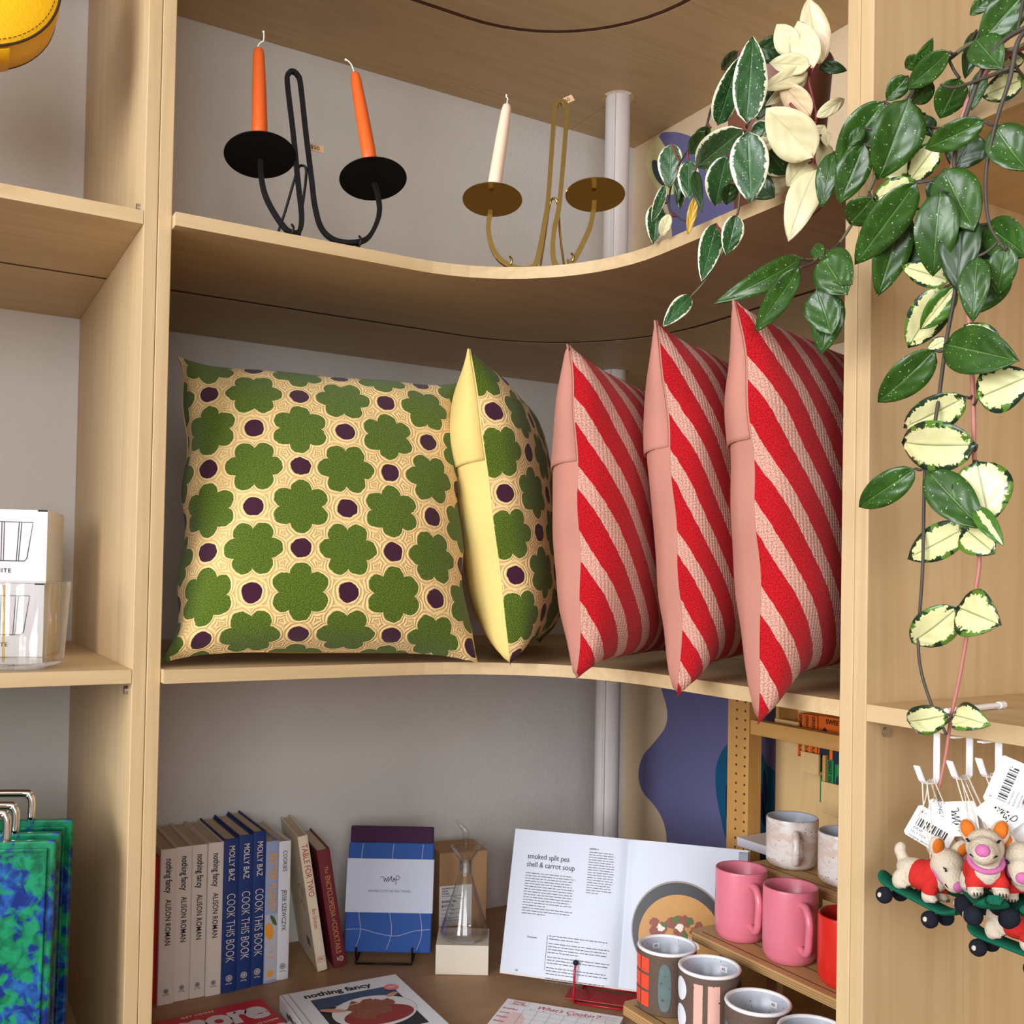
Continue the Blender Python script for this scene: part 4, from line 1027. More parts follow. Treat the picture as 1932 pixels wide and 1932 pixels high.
def cyl_patch(R, Hh, a0, a1, z0, z1, m, lift=.0005, round_=.0, n=10, tip=1.):
    """a coloured patch on the mug's outside, an ellipse if round_"""
    v, f = [], []
    if round_:
        k = 28; c = V((0, 0, 0)); v = []
        am, zm = (a0+a1)/2, (z0+z1)/2
        pts = []
        for i in range(k):
            t = 2*PI*i/k; sq = lambda q: math.copysign(abs(q)**round_, q)
            pts.append((am+(a1-a0)/2*sq(math.cos(t)), zm+(z1-z0)/2*sq(math.sin(t))))
        for s in (0, .5, 1.):
            for a, z in pts:
                a, z = am+(a-am)*s, zm+(z-zm)*s; v.append(V(((R+lift)*math.cos(a), (R+lift)*math.sin(a), z)))
        for s in range(2):
            for i in range(k): f.append((s*k+i, (s+1)*k+i, (s+1)*k+(i+1) % k, s*k+(i+1) % k))
        return v, f, m
    for i in range(n+1):
        a = a0+(a1-a0)*i/n
        for z in (z0, z1): v.append(V(((R+lift)*math.cos(a), (R+lift)*math.sin(a), z)))
    for i in range(n): f.append((2*i, 2*i+2, 2*i+3, 2*i+1))
    return v, f, m
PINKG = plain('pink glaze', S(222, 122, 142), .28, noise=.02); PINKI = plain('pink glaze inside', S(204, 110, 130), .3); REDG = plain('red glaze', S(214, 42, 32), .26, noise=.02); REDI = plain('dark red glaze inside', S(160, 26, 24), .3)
def speckled(name, c1, c2, dens=.30, scale=170., swirl=True, rough=.25):
    m = Mat(name, rough); c = m.coord(); 
    v = E(m.nt, m.voronoi(c, scale)); sp = v.lt(dens*.55)*m.noise(c, 60., 2.).gt(.5)
    w = m.noise(m.coord('Object', (1, 1, 1.6)), 22., 3., .5, 1.6)
    m.color(m.mix(sp, m.mix(w.step(.42, .58) if swirl else w, c1, c2), S(84, 72, 68))); return m.m
CREAMG = speckled('speckled swirled stoneware glaze', S(222, 216, 212), S(212, 192, 180)); INNERG = speckled('speckled pale inner glaze', S(164, 170, 184), S(188, 194, 206), .34, 200., False)
CLAY = plain('dark brown clay', S(94, 76, 66), .85, noise=.25, bump=.0008, scale=320); WRIM = plain('white glazed rim', S(232, 232, 236), .35)
SQ = plain('orange red glaze patch', S(238, 78, 52), .4); OV = speckled('grey green mottled patch', S(106, 128, 128), S(74, 94, 96), .5, 120., False, .5); PB = speckled('pale pink patch', S(224, 176, 162), S(218, 170, 156), .3, 120., False, .5); WB = plain('white patch', S(226, 230, 240), .5); BLP = plain('blue patterned patch', S(70, 96, 170), .5, noise=.5, scale=400)
def va(c):  # angle from the mug towards the viewer
    return math.atan2(EYE.y-c.y, EYE.x-c.x)
z2 = TZ[1]
ca, cb = mug_at(1395, 1775, z2), mug_at(1482, 1818, z2)
ca.x = cb.x = TX[1]+.056; ca.y += .013; cb.y += .011
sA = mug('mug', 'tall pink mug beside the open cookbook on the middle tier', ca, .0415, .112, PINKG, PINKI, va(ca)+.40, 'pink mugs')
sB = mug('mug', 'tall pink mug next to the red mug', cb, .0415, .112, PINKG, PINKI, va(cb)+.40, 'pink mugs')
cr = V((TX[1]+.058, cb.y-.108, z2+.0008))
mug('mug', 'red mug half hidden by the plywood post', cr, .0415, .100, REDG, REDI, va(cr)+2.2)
z3 = TZ[2]
cw = mug_at(1490, 1636, z3); cw.x = TX[2]+.06
cw.y = at(1478, 1640, 'x', cw.x-.02).y
mug('mug', 'cream speckled mug with its handle to the front on the top tier', cw, .0435, .083, CREAMG, INNERG, va(cw)+.10, 'cream speckled mugs', base=.84, hz=(.74, .22), hout=.024, hr=.0064)
cw2 = V((cw.x, cw.y-.115, cw.z))
mug('mug', 'cream speckled mug with a rosy swirl, half hidden by the plywood post', cw2, .0435, .083, CREAMG, INNERG, va(cw2)+2.2, 'cream speckled mugs', base=.84)
z1 = TZ[0]
c1 = mug_at(1252, 1897, z1); c2 = mug_at(1345, 1945, z1)
c1.x = c2.x = TX[0]+.057
c1.y = at(1257, 1890, 'x', c1.x).y; c2.y = c1.y-.098; 
R1, H1 = .046, .096
v1 = va(c1)
pt1 = [cyl_patch(R1, H1, v1-.98+i*-.42, v1-.62+i*-.42, .012+j*.026, .034+j*.026, SQ) for i in range(3) for j in range(3)]
pt1 += [cyl_patch(R1, H1, v1-.28, v1+.16, .010, .082, OV, round_=.75), cyl_patch(R1, H1, v1+.45, v1+.9, .010, .082, OV, round_=.75)]
mug('mug', 'brown clay mug with orange red squares at the end of the lowest tier', c1, R1, H1, CLAY, INNERG, None, 'patterned clay mugs', base=.97, outer_patches=pt1, rim=WRIM, wall=.0048, sticker=(v1+PI+.45, .84, '40'))
v2 = va(c2)
pt2 = [cyl_patch(R1, H1, v2-.50, v2-.20, .004, .084, PB), cyl_patch(R1, H1, v2-.04, v2+.34, .004, .084, PB)]+[cyl_patch(R1, H1, v2-1.35, v2-.78, .012+q*.04, .046+q*.04, WB, round_=1.) for q in (0, 1)]+[cyl_patch(R1, H1, v2+.95, v2+1.5, .05, .085, INK, round_=1.)]
mug('mug', 'brown clay mug with two pale pink bars', c2, R1, H1, CLAY, INNERG, None, 'patterned clay mugs', base=.97, outer_patches=pt2, rim=WRIM, wall=.0048, sticker=(v2+PI-.55, .84, '45'))
c3 = V((c1.x+.002, c2.y-.098, c1.z)); v3 = va(c3); H3 = .080
pt3 = [cyl_patch(R1, H3, v3-.62, v3-.28, .008, .056, OV, round_=.75), cyl_patch(R1, H3, v3-1.3, v3-.95, .008, .056, OV, round_=.75), cyl_patch(R1, H3, v3+.0, v3+.5, .01, .050, BLP)]
mug('mug', 'brown clay mug with blue patch, lower than the pink barred one', c3, R1, H3, CLAY, INNERG, None, 'patterned clay mugs', base=.97, outer_patches=pt3, rim=WRIM, wall=.0048, sticker=(v3+PI-.55, .80, '40'))
c4 = V((c1.x+.002, c3.y-.100, c1.z)); v4 = va(c4)
mug('mug', 'brown clay mug with white rim next to the plywood post', c4, R1, H3, CLAY, INNERG, None, 'patterned clay mugs', base=.97, rim=WRIM, wall=.0048)
# ------------------------------------------------------------------ pine rack, board of chocolate bars behind the mugs
XI = 1.452
pA = at(1391, 1400, 'x', XI)
rk = thing('pine_rack', 'oiled pine rack with drilled post and cross rail behind the mugs', 'rack', (XI, pA.y, ZB))
pw = .056
put('post', box(XI-.0, XI+.036, pA.y-pw/2-.004, pA.y+pw/2, ZB+.0006, ZL-T-.002), W_PINE, rk, world=True, bevel=.001)
hs = []
for i in range(34):
    z = ZB+.02+i*.0185
    if z < ZL-T-.01:
        hs.append(tube([(XI-.0004, pA.y-.022, z), (XI+.0004, pA.y-.022, z)], .0026, 10, k=0)); hs.append(tube([(XI-.0004, pA.y+.002, z), (XI+.0004, pA.y+.002, z)], .0026, 10, k=0))
put('peg_hole', merge(*hs), W_GROOVE, rk, world=True)
r0_ = at(1412, 1358, 'x', XI).z; r1_ = at(1412, 1385, 'x', XI).z
put('cross_rail', box(XI+.004, XI+.026, .83, pA.y-pw/2-.0045, r1_, r0_), W_PINEY, rk, world=True, bevel=.001)
put('post', box(XI-.0, XI+.036, .824, .864, ZB+.0006, r0_+.03), W_PINE, rk, world=True, bevel=.001)
sh0 = at(1404, 1580, 'x', XI-.02)
put('white_shelf', box(XI-.03, XI+.09, .87, pA.y-pw/2-.006, sh0.z-.017, sh0.z), plain('white shelf board', S(214, 214, 224), .5), rk, world=True, bevel=.001)
XPN = 1.562
e1 = at(1463, 1450, 'x', XPN)
bp = thing('birch_panel', 'pale birch board hung on the wall behind the pine rack carrying chocolate bars', 'display board', (XPN, e1.y, 1))
put('board_panel', box(XPN, XPN+.016, .83, e1.y, ZB+.02, ZL-T-.004), W_PANEL, bp, world=True, bevel=.0008)
OR = plain('orange wrapper', S(232, 110, 26), .5); GR = plain('green wrapper', S(34, 128, 74), .5); NV = plain('dark blue print', S(24, 44, 62), .5)
HB = .085
def bars(label, grp, corners, m, n, words, sweet):
    """bars standing on edge in a wooden pocket on the board"""
    a = at(*corners[0], 'x', XPN-.028); b = at(*corners[1], 'x', XPN-.028); c = at(*corners[2], 'x', XPN-.028)
    dn = (b-a); 
    for i in range(n):
        y = a.y-.0165*i-(.0 if i else 0)
        h = HB
        t = thing('chocolate_bar', label[i], 'chocolate bar', (0, 0, 0), grp, M=Matrix.Translation(V((XPN-.050, y, a.z-h))))
        MS = frame(V((-.0004, -.008, h*.5)), V((0, 0, -1)), z=V((-1, 0, 0)))
        put('wrapper', box(0, .045, -.016, -.0004, 0, h), m, t, bevel=.001)
        put('edge_lettering', [(*text(words, .0098, MS, bold=.02, fit=h*.96), INK)], None, t)
    y = a.y-.0165*n-.002
    t = thing('chocolate_bar', label[n], 'chocolate bar', (0, 0, 0), grp, M=Matrix.Translation(V((XPN-.048, y, a.z-HB))))
    wd = .075
    MS = frame(V((-.0004, -wd/2, HB/2)), V((0, -1, 0)), z=V((-1, 0, 0)))
    g = [(*box(0, .012, -wd, 0, 0, HB+.001), m), (*flat([(-.034, -HB/2), (-.034, .010), (-.022, .024), (-.010, .010), (-.010, -HB/2)], MS, .0003), NV), (*flat(rect(-.002, .034, -HB/2, .012), MS, .0003), NV), (*text(sweet, .0125, frame(MS @ V((0, HB/2-.008, 0)), V((0, -1, 0)), z=V((-1, 0, 0))), bold=.02), INK)]
    put('wrapper', g, None, t)
bars(['orange chocolate bar on edge, closest to the mural', 'orange chocolate bar on edge between two others', 'orange chocolate bar on edge against the large orange wrapper', 'orange chocolate bar facing out with a dark blue figure'], 'orange chocolate bars', ((1520, 1344), (1524, 1386), (1580, 1344)), OR, 3, 'GREAT CHOCOLATE', 'SWEET')
bars(['green chocolate bar on edge, below the orange bars', 'green chocolate bar on edge, second in from the pocket side', 'green chocolate bar beside the plywood post'], 'green chocolate bars', ((1562, 1428), (1568, 1470), (1580, 1428)), GR, 2, 'GREAT CHOCOLATE', 'SWEET')
def pocket(label, px_top, px_bot, wz, nm='wood_pocket'):
    a = at(*px_top, 'x', XPN-.056); b = at(*px_bot, 'x', XPN-.056)
    t = thing(nm, label, 'holder', (XPN-.056, a.y, b.z), 'wooden pockets on the board')
    put('front_panel', box(XPN-.062, XPN-.056, a.y-wz, a.y, b.z, b.z+(a.z-b.z)*.55), W_PANEL, t, world=True, bevel=.0008)
    put('side_panel', box(XPN-.0555, XPN-.0003, a.y-.0035, a.y+.0035, b.z, a.z), W_PINE, t, world=True, bevel=.0008)
    put('bottom_panel', box(XPN-.0555, XPN-.0003, a.y-wz, a.y-.004, b.z, b.z+.006), W_PANEL, t, world=True)
pocket('wooden pocket on the board above the pine rail', (1466, 1325), (1470, 1392), .062)
pocket('wooden pocket on the board just under the pine rail', (1515, 1385), (1518, 1456), .045)
pocket('wooden pocket on the board beside the post, lowest of the three', (1554, 1425), (1562, 1535), .062)
# ------------------------------------------------------------------ white hooks with felt dogs hung from them
FELTW = plain('cream felt', S(200, 188, 170), .95, spec=.1, noise=.12, bump=.0012, scale=420); FELTR = plain('red felt', S(190, 46, 42), .95, spec=.1, noise=.14, bump=.0012, scale=420)
FELTO = plain('orange felt', S(200, 108, 38), .95, spec=.1, noise=.14, bump=.001, scale=420); FELTP = plain('pink felt', S(190, 106, 156), .95, spec=.1, noise=.12, bump=.001, scale=420)
FELTG = plain('dark green felt', S(22, 92, 70), .95, spec=.1, noise=.2, bump=.0014, scale=380); FELTB = plain('black felt', S(30, 32, 42), .95, spec=.1, noise=.3, bump=.001, scale=420)
STRING = plain('white cotton string', S(232, 222, 208), .9)
def ell(c, r, n=18, rot=None):
    g = ball((0, 0, 0), 1., n, r)
    if rot is not None: g = [rot @ v for v in g[0]], g[1]
    return [v+V(c) for v in g[0]], g[1]
def fuse(o, vox=.0014, it=6):
    m = o.modifiers.new('Remesh', 'REMESH'); m.mode = 'VOXEL'; m.voxel_size = vox; m.use_smooth_shade = True
    s = o.modifiers.new('Smooth', 'SMOOTH'); s.iterations = it; s.factor = .5
    return o
def dog(label, P, head, up, hook_tip, k=1., turn=0., nod=0.):
    x = V(head).normalized(); z = V(up); M = frame(P, x, z=z) @ Matrix.Scale(k, 4)
    t = thing('felt_dog_ornament', label, 'ornament', (0, 0, 0), 'felt dogs on skateboards', M=M)
    HR = Matrix.Translation(V((.019, 0, .036))) @ Matrix.Rotation(turn, 4, 'Z') @ Matrix.Rotation(nod, 4, 'Y')
    hp = lambda c: HR @ V(c)
    hrot = (Matrix.Rotation(turn, 3, 'Z') @ Matrix.Rotation(nod, 3, 'Y'))
    def hell(c, r, n=18, rot=None): return ell(hp(c), r, n, hrot if rot is None else hrot @ rot)
    # one fused body with head, legs, ears and tail
    g = [ell((-.003, 0, .0195), (.027, .0165, .0150)), ell((.012, 0, .024), (.0165, .0155, .0165)), ell((.0185, 0, .032), (.0125, .0125, .0130)),
         hell((.004, 0, .007), (.0165, .0165, .0165)), hell((.015, 0, .002), (.0155, .0130, .0125)), hell((.024, 0, -.002), (.0105, .0105, .0100)),
         ell((-.027, 0, .0285), (.0062, .0060, .0062)), ell((-.031, 0, .0345), (.0062, .0066, .0085))]
    for s in (-1, 1):
        g += [ell((.0165, s*.0105, .008), (.0072, .0068, .0105)), ell((.0190, s*.0105, .0045), (.0090, .0072, .0048)), ell((-.017, s*.0115, .008), (.0078, .0070, .0110)), ell((-.0145, s*.0115, .0045), (.0090, .0072, .0048))]
        g.append(hell((-.004, s*.0125, .0215), (.0056, .0086, .0125), 18, Matrix.Rotation(-s*.35, 3, 'X')))
    fuse(put('body', merge(*g), FELTW, t))
    sw = [ell((.001, 0, .0198), (.0195, .0178, .0162)), ell((.0115, 0, .0240), (.0160, .0168, .0176))]
    for s in (-1, 1): sw.append(ell((.0165, s*.0108, .0125), (.0084, .0079, .0085)))
    fuse(put('sweater', merge(*sw), FELTR, t))
    rg = [V((.0200, 0, .0325))+Matrix.Rotation(.75, 3, 'Y') @ V((.0133*math.cos(2*PI*i/24), .0138*math.sin(2*PI*i/24), 0)) for i in range(24)]
    put('collar', tube(rg, .0024, 10, True, k=0), FELTP, t, smooth=True)
    for s in (-1, 1): put('inner_ear', hell((-.0008, s*.0132, .0225), (.0042, .0062, .0095), 16, Matrix.Rotation(-s*.35, 3, 'X')), FELTO, t, smooth=True)
    put('nose', hell((.0325, 0, -.0010), (.0040, .0062, .0056)), FELTP, t, smooth=True)
    mo = []
    for i in range(11):
        a = -1.0+2.0*i/10; mo.append(hp((.0305-.0042*abs(a)**1.8, .0108*a, -.0085+.0048*abs(a)**1.7)))
    put('mouth', tube(mo, .00075, 8, k=3), FELTB, t, smooth=True)
    for s in (-1, 1):
        q = [hp((.0215+.0005*j, s*(.0112+.0008*abs(j)), .0098-.0012*(1-(j/2)**2)-.0006*j)) for j in (-2, -1, 0, 1, 2)]
        q2 = [hp((.0208, s*.0128, .0095)), hp((.0190, s*.0140, .0110))]
        put('closed_eye', merge(tube(q, .0007, 8, k=3), tube(q2, .0006, 6, k=0)), FELTB, t, smooth=True)
        cl = []
        for fx, off in ((.0278, .0105), (-.0058, .0115)):
            for d in (-.0026, .0, .0026): cl.append(tube([(fx-.0004, s*off+d, .0050), (fx+.0004, s*off+d*1.05, .0018)], .0005, 6, k=0))
        put('claw_lines', merge(*cl[:3]), FELTB, t); put('claw_lines', merge(*cl[3:]), FELTB, t)
    # skateboard
    L, Wd = .046, .0165; v, f = [], []; nx = 16
    for i in range(nx+1):
        xx = -L+2*L*i/nx; q = abs(xx)/L; hw = Wd*(1-max(0, (q-.78)/.22)**2.2*.55); lift = .007*max(0, (q-.7)/.3)**1.6
        for yy, zz in ((-hw, -.005), (-hw*.6, -.0088), (hw*.6, -.0088), (hw, -.005), (hw*.6, -.0006), (-hw*.6, -.0006)): v.append(V((xx, yy, zz+lift)))
    for i in range(nx):
        for j in range(6): a, b = i*6, i*6+6; f.append((a+j, b+j, b+(j+1) % 6, a+(j+1) % 6))
    f += [tuple(range(5, -1, -1))[::-1], tuple(range(nx*6, nx*6+6))]
    put('skateboard', (v, f), FELTG, t, smooth=True, sub=2)
    for sx in (-.027, .027):
        for s in (-1, 1):
            w = put('wheel', ell((sx, s*.0150, -.0150), (.0088, .0085, .0088)), FELTB, t, smooth=True)
            put('wheel_hub', ell((sx-.0006, s*.0222, -.0146), (.0030, .0016, .0030), 12), FELTW, w, smooth=True)
    a = M @ V((.004, 0, .040)); 
    for dy in (-.004, .004):
        tip = V(hook_tip)+V((0, dy*.7, 0))
        put('string', tube([M @ V((.004, dy*.3, .040)), a.lerp(tip, .5)+V((dy*.4, dy*.9, 0)), tip], .0007, 6, k=4), STRING, t, world=True, smooth=True)
    return t, M
def swing_tag(t, pc, w, h, rot, tw, lines, kind, hole_at, string_to, back=.0):
    """paper tag facing the viewer, turned ROT in its plane"""
    n = (EYE-pc).normalized(); n = (n+V((tw, 0, 0))).normalized()
    r = V((.86, -.5, 0)); r = (r-n*r.dot(n)).normalized(); u = n.cross(r)
    x = r*math.cos(rot)+u*math.sin(rot); M = frame(pc, x, z=n)
    c = .0025
    poly = [(-w/2+c, -h/2), (w/2-c, -h/2), (w/2, -h/2+c), (w/2, h/2-c), (w/2-c, h/2), (-w/2+c, h/2), (-w/2, h/2-c), (-w/2, -h/2+c)]
    g = [(*xf(M, prism(poly, -.0003, .0003)), WHITE)]
    if kind == 'bar':
        for i in range(15): g.append((*flat(rect(-w*.36+i*w*.048, -w*.36+i*w*.048+w*(.014+.012*((i*7) % 3)), -h*.10, h*.16), M, .0005), INK))
        for i, s in enumerate(lines): g.append((*text(s, h*.105, frame(M @ V((-w*.38, h*(.34-.0*i) if i < 1 else h*(-.06-.125*i), 0)), x, z=n), align='LEFT', lift=.0005), INK))
    elif kind == 'logo':
        sW = w/.04
        g.append((*line([(-.013*sW, .004), (-.009*sW, .0045), (-.0085*sW, -.003), (-.006*sW, .002), (-.0045*sW, -.003), (-.002*sW, .0045), (-.001*sW, 0), (-.001*sW, -.003), (.002*sW, .004), (.0035*sW, .006), (.0025*sW, 0), (.005*sW, -.003), (.006*sW, .003), (.007*sW, -.003)], .0009, M), INK))
        g.append((*line([(.0095*sW, -.007), (.0098*sW, .006), (.0125*sW, .007), (.0142*sW, .004), (.0125*sW, .001), (.0098*sW, .001)], .0009, M), INK))
        for i, s in enumerate(lines): g.append((*text(s, h*.12, frame(M @ V((0, -h*.30-h*.13*i, 0)), x, z=n), lift=.0005), INK))
    hp_ = M @ V((hole_at[0]*w, hole_at[1]*h, 0))
    tg = put('swing_tag', g, None, t, world=True)
    put('tag_eyelet', xf(frame(hp_, x, z=n), lathe([(.0008, .0006), (.0021, .0006), (.0021, -.0006), (.0008, -.0006)], 16)), STEEL, tg, world=True)
    put('tag_twine', tube([hp_, (hp_+string_to)/2+V((.001, -.002, -.003)), string_to], .0006, 6, k=4), STRING, tg, world=True)
HX = .955
hooks = []
HL = ['white strip hook under the board, furthest in, a single dog in front', 'white strip hook between two other hooks', 'white strip hook with a barcode tag in front of it']
for (px, yb), lab in zip(((1767, 1476), (1829, 1468), (1884, 1464)), HL):
    p = at(px, yb, 'x', HX); y = p.y; zb_ = p.z
    hk = thing('strip_hook', lab, 'hook', (HX, y, ZL-T), 'white hooks under the board')
    w2 = .0037
    prof = [(HX-.030, ZL-T-.0012), (HX-.004, ZL-T-.0012), (HX, ZL-T-.004), (HX, zb_+.004), (HX-.004, zb_), (HX-.020, zb_+.001), (HX-.024, zb_+.004), (HX-.033, zb_+.020)]
    v = []; 
    for x_, z_ in prof: v += [V((x_, y-w2, z_)), V((x_, y+w2, z_))]
    put('hook_strip', (v, [(2*i, 2*i+1, 2*i+3, 2*i+2) for i in range(len(prof)-1)]), WHITEPL, hk, world=True, solid=.0014)
    hooks.append(V((HX-.014, y, zb_+.0035)))
b0, b1 = at(1785, 1342, 'z', ZL+.004), at(1884, 1331, 'z', ZL+.004)
tb = thing('white_bar', 'white coated metal bar lying on the board above the hooks', 'bar', (b0+b1)/2)
put('bar_strip', tube([b0, b1], .0032, 8, k=0), WHITEPL, tb, world=True); put('bar_tip', tube([b1, b1+(b1-b0).normalized()*.011], .0042, 10, k=0), WHITEPL, tb, world=True)
Rr = V((.864, -.503, 0)); Fw = V((.503, .864, 0)); Z = V((0, 0, 1))
def D(px, py, off=0.): return dep(px, py, depth(at(px, py, 'x', .935))+off)
d1b, m1b = dog('felt dog in red sweater on a green skateboard, mostly hidden behind the first', D(1800, 1672, .066), Rr*.5-Fw*.85-Z*.05, Z+Rr*.05, hooks[0]+V((.006, 0, 0)), 1.0)
d1, m1 = dog('felt dog in red sweater hanging apart beside the plywood post, shown side on', D(1732, 1684, -.012), Rr*.56-Fw*.80-Z*.20, Z+Rr*.12, hooks[0]-V((.006, 0, 0)), 1.0, turn=-.5, nod=.15)
d2, m2 = dog('felt dog facing front with raised nose, its skateboard end on', D(1858, 1686, -.034), Rr*-.28-Fw*.95+Z*.12, Z+Fw*.10+Rr*-.03, hooks[1]-V((.005, 0, 0)), 1.06, turn=-.22, nod=-.28)
d2b, m2b = dog('felt dog hanging lowest, its skateboard under the front facing dog', D(1912, 1776, .040), Rr*.62-Fw*.75-Z*.10, Z+Rr*.08, hooks[1]+V((.007, 0, 0)), 1.0)
d3, m3 = dog('felt dog cut by the edge, hanging beside the front facing dog', D(1926, 1690, .006), Rr*-.35-Fw*.92-Z*.05, Z+Rr*-.05, hooks[2]-V((.004, 0, 0)), 1.0, turn=-.1, nod=.05)
swing_tag(d1, D(1757, 1566, .016), .045, .036, -.56, .0, ['$11', 'WRAP', 'FELT TOY', 'hanging decoration'], 'bar', (-.40, .12), hooks[0])
swing_tag(d1b, D(1785, 1545, .050), .040, .034, -.3, .1, [], 'plain', (-.4, .3), hooks[0]+V((.006, 0, 0)))
swing_tag(d2, D(1802, 1545, .034), .036, .044, -1.52, .0, ['HANGING DECORATION'], 'logo', (.35, .25), hooks[1])
swing_tag(d2b, D(1838, 1550, .060), .03, .03, -.4, .0, [], 'plain', (.3, .3), hooks[1]+V((.007, 0, 0)))
swing_tag(d3, D(1904, 1480, -.018), .048, .032, 1.12, .1, ['$11', 'decoration', 'felted wool', 'handmade'], 'bar', (.35, .1), hooks[2])
swing_tag(d3, D(1892, 1533, .012), .036, .040, -.9, .0, [], 'logo', (-.3, .3), hooks[2])
swing_tag(d3, D(1912, 1556, .022), .03, .034, -.5, .0, [], 'plain', (-.3, .3), hooks[2])
# ------------------------------------------------------------------ trailing plants
def leafmat(name, kind):
    m = Mat(name, .32 if kind != 'cream' else .45, spec=.45, Coat_Weight=.12, Coat_Roughness=.25)
    uv = m.coord('UV'); u, v, _ = m.xyz(uv); c = m.coord()
    a = v.abs(); nz = m.noise(c, 190., 3., .6); big = m.noise(c, 60., 2.); sp = m.noise(c, 520., 1.)
    rib = a.step(.045, .02)
    vein = ((u*22.+a*9.).sin()*.5+.5)
    if kind == 'green':
        col = m.mix(big, S(22, 50, 14), S(54, 96, 28)); col = m.mix(sp.gt(.70)*nz.gt(.5), col, S(176, 196, 150)); col = m.mix(rib*.35, col, S(120, 160, 84))
    elif kind == 'edge':
        col = m.mix(big, S(24, 60, 32), S(54, 98, 50)); col = m.mix(sp.gt(.70)*nz.gt(.48), col, S(186, 206, 170)); col = m.mix(rib*.4, col, S(126, 166, 110))
        col = m.mix((a+(nz-.5)*.5).step(.82, .86), col, S(236, 234, 204))
    elif kind == 'cream':
        col = m.mix(big, S(202, 192, 142), S(222, 216, 180)); col = m.mix(rib*.4, col, S(206, 196, 140))
    elif kind == 'blush': col = m.mix(big, S(212, 184, 144), S(222, 202, 166)); col = m.mix(rib*.4, col, S(196, 160, 110))
    elif kind == 'var':
        col = m.mix(big, S(208, 206, 142), S(226, 226, 178)); col = m.mix(rib*.7, col, S(96, 110, 60))
        e = a.max((u-.5).abs()*1.9)
        col = m.mix((e+(nz-.5)*.75).step(.74, .78), col, m.mix(big.gt(.52), S(26, 52, 34), S(84, 122, 40)))
    elif kind == 'varc':
        col = m.mix(big, S(40, 84, 24), S(84, 130, 46)); col = m.mix((a+(nz-.5)*.5).step(.34, .28), col, S(228, 226, 166))
    elif kind == 'yellow': col = m.mix(a, S(226, 170, 36), S(150, 130, 40))
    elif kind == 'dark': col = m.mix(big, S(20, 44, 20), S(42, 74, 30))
    m.color(col); m.bump(vein*.6*(1.-rib)+a.step(.0, .12), .0012, .5); return m.m
LM = {k: leafmat(n, k) for k, n in (('green', 'green leaf'), ('edge', 'green leaf with cream edge'), ('cream', 'cream leaf'), ('blush', 'blush cream leaf'), ('var', 'cream leaf with green edge'), ('varc', 'green leaf with cream middle'), ('yellow', 'yellowed leaf'), ('dark', 'dark green leaf'))}
STEMG = plain('green brown stem', S(96, 92, 66), .6, noise=.15, scale=80); STEMD = plain('dark stem', S(64, 58, 50), .6, noise=.15, scale=80); STEMP = plain('pink stem', S(176, 112, 104), .55, noise=.12, scale=60); STEMR = plain('wine red stem', S(130, 54, 62), .55, noise=.12, scale=60)
TERRA = plain('brown glazed clay', S(112, 66, 50), .5, noise=.08, scale=40); SOIL = plain('potting soil', S(48, 36, 28), .95, noise=.4, bump=.003, scale=160)
PXM = 1/FL
def leaf(b, t, w, cup=.18, bend=.08, tilt=0., n=12, mcols=6, seed=0, fat=.8):
    """leaf blade from base B to tip T, W wide, facing the viewer before TILT"""
    r = random.Random(seed); d = t-b; L = d.length; d.normalize()
    vw = (EYE-(b+t)/2).normalized(); s = d.cross(vw).normalized(); nn = s.cross(d).normalized()
    q = Matrix.Rotation(tilt, 3, d); s = q @ s; nn = q @ nn
    v, uv, f = [], [], []
    for i in range(n+1):
        u = i/n; hw = w/2*(max(0, math.sin(PI*u**fat)))**.70*1.0
        if u > .88: hw *= .93
        c = b+d*(L*u)+nn*(bend*L*(math.sin(PI*u)-.75*u*u))
        for j in range(-mcols//2, mcols//2+1):
            vv = j/(mcols/2); x = hw*vv
            v.append(c+s*x+nn*(-cup*w*(1-abs(vv))**1.0*.5*math.sin(PI*min(1, u*1.05))+.02*w*math.sin(6*u+3*vv+seed))); uv.append((u, vv))
    k = mcols+1
    for i in range(n):
        for j in range(mcols): a = i*k+j; f.append((a, a+1, a+k+1, a+k))
    return v, f, uv
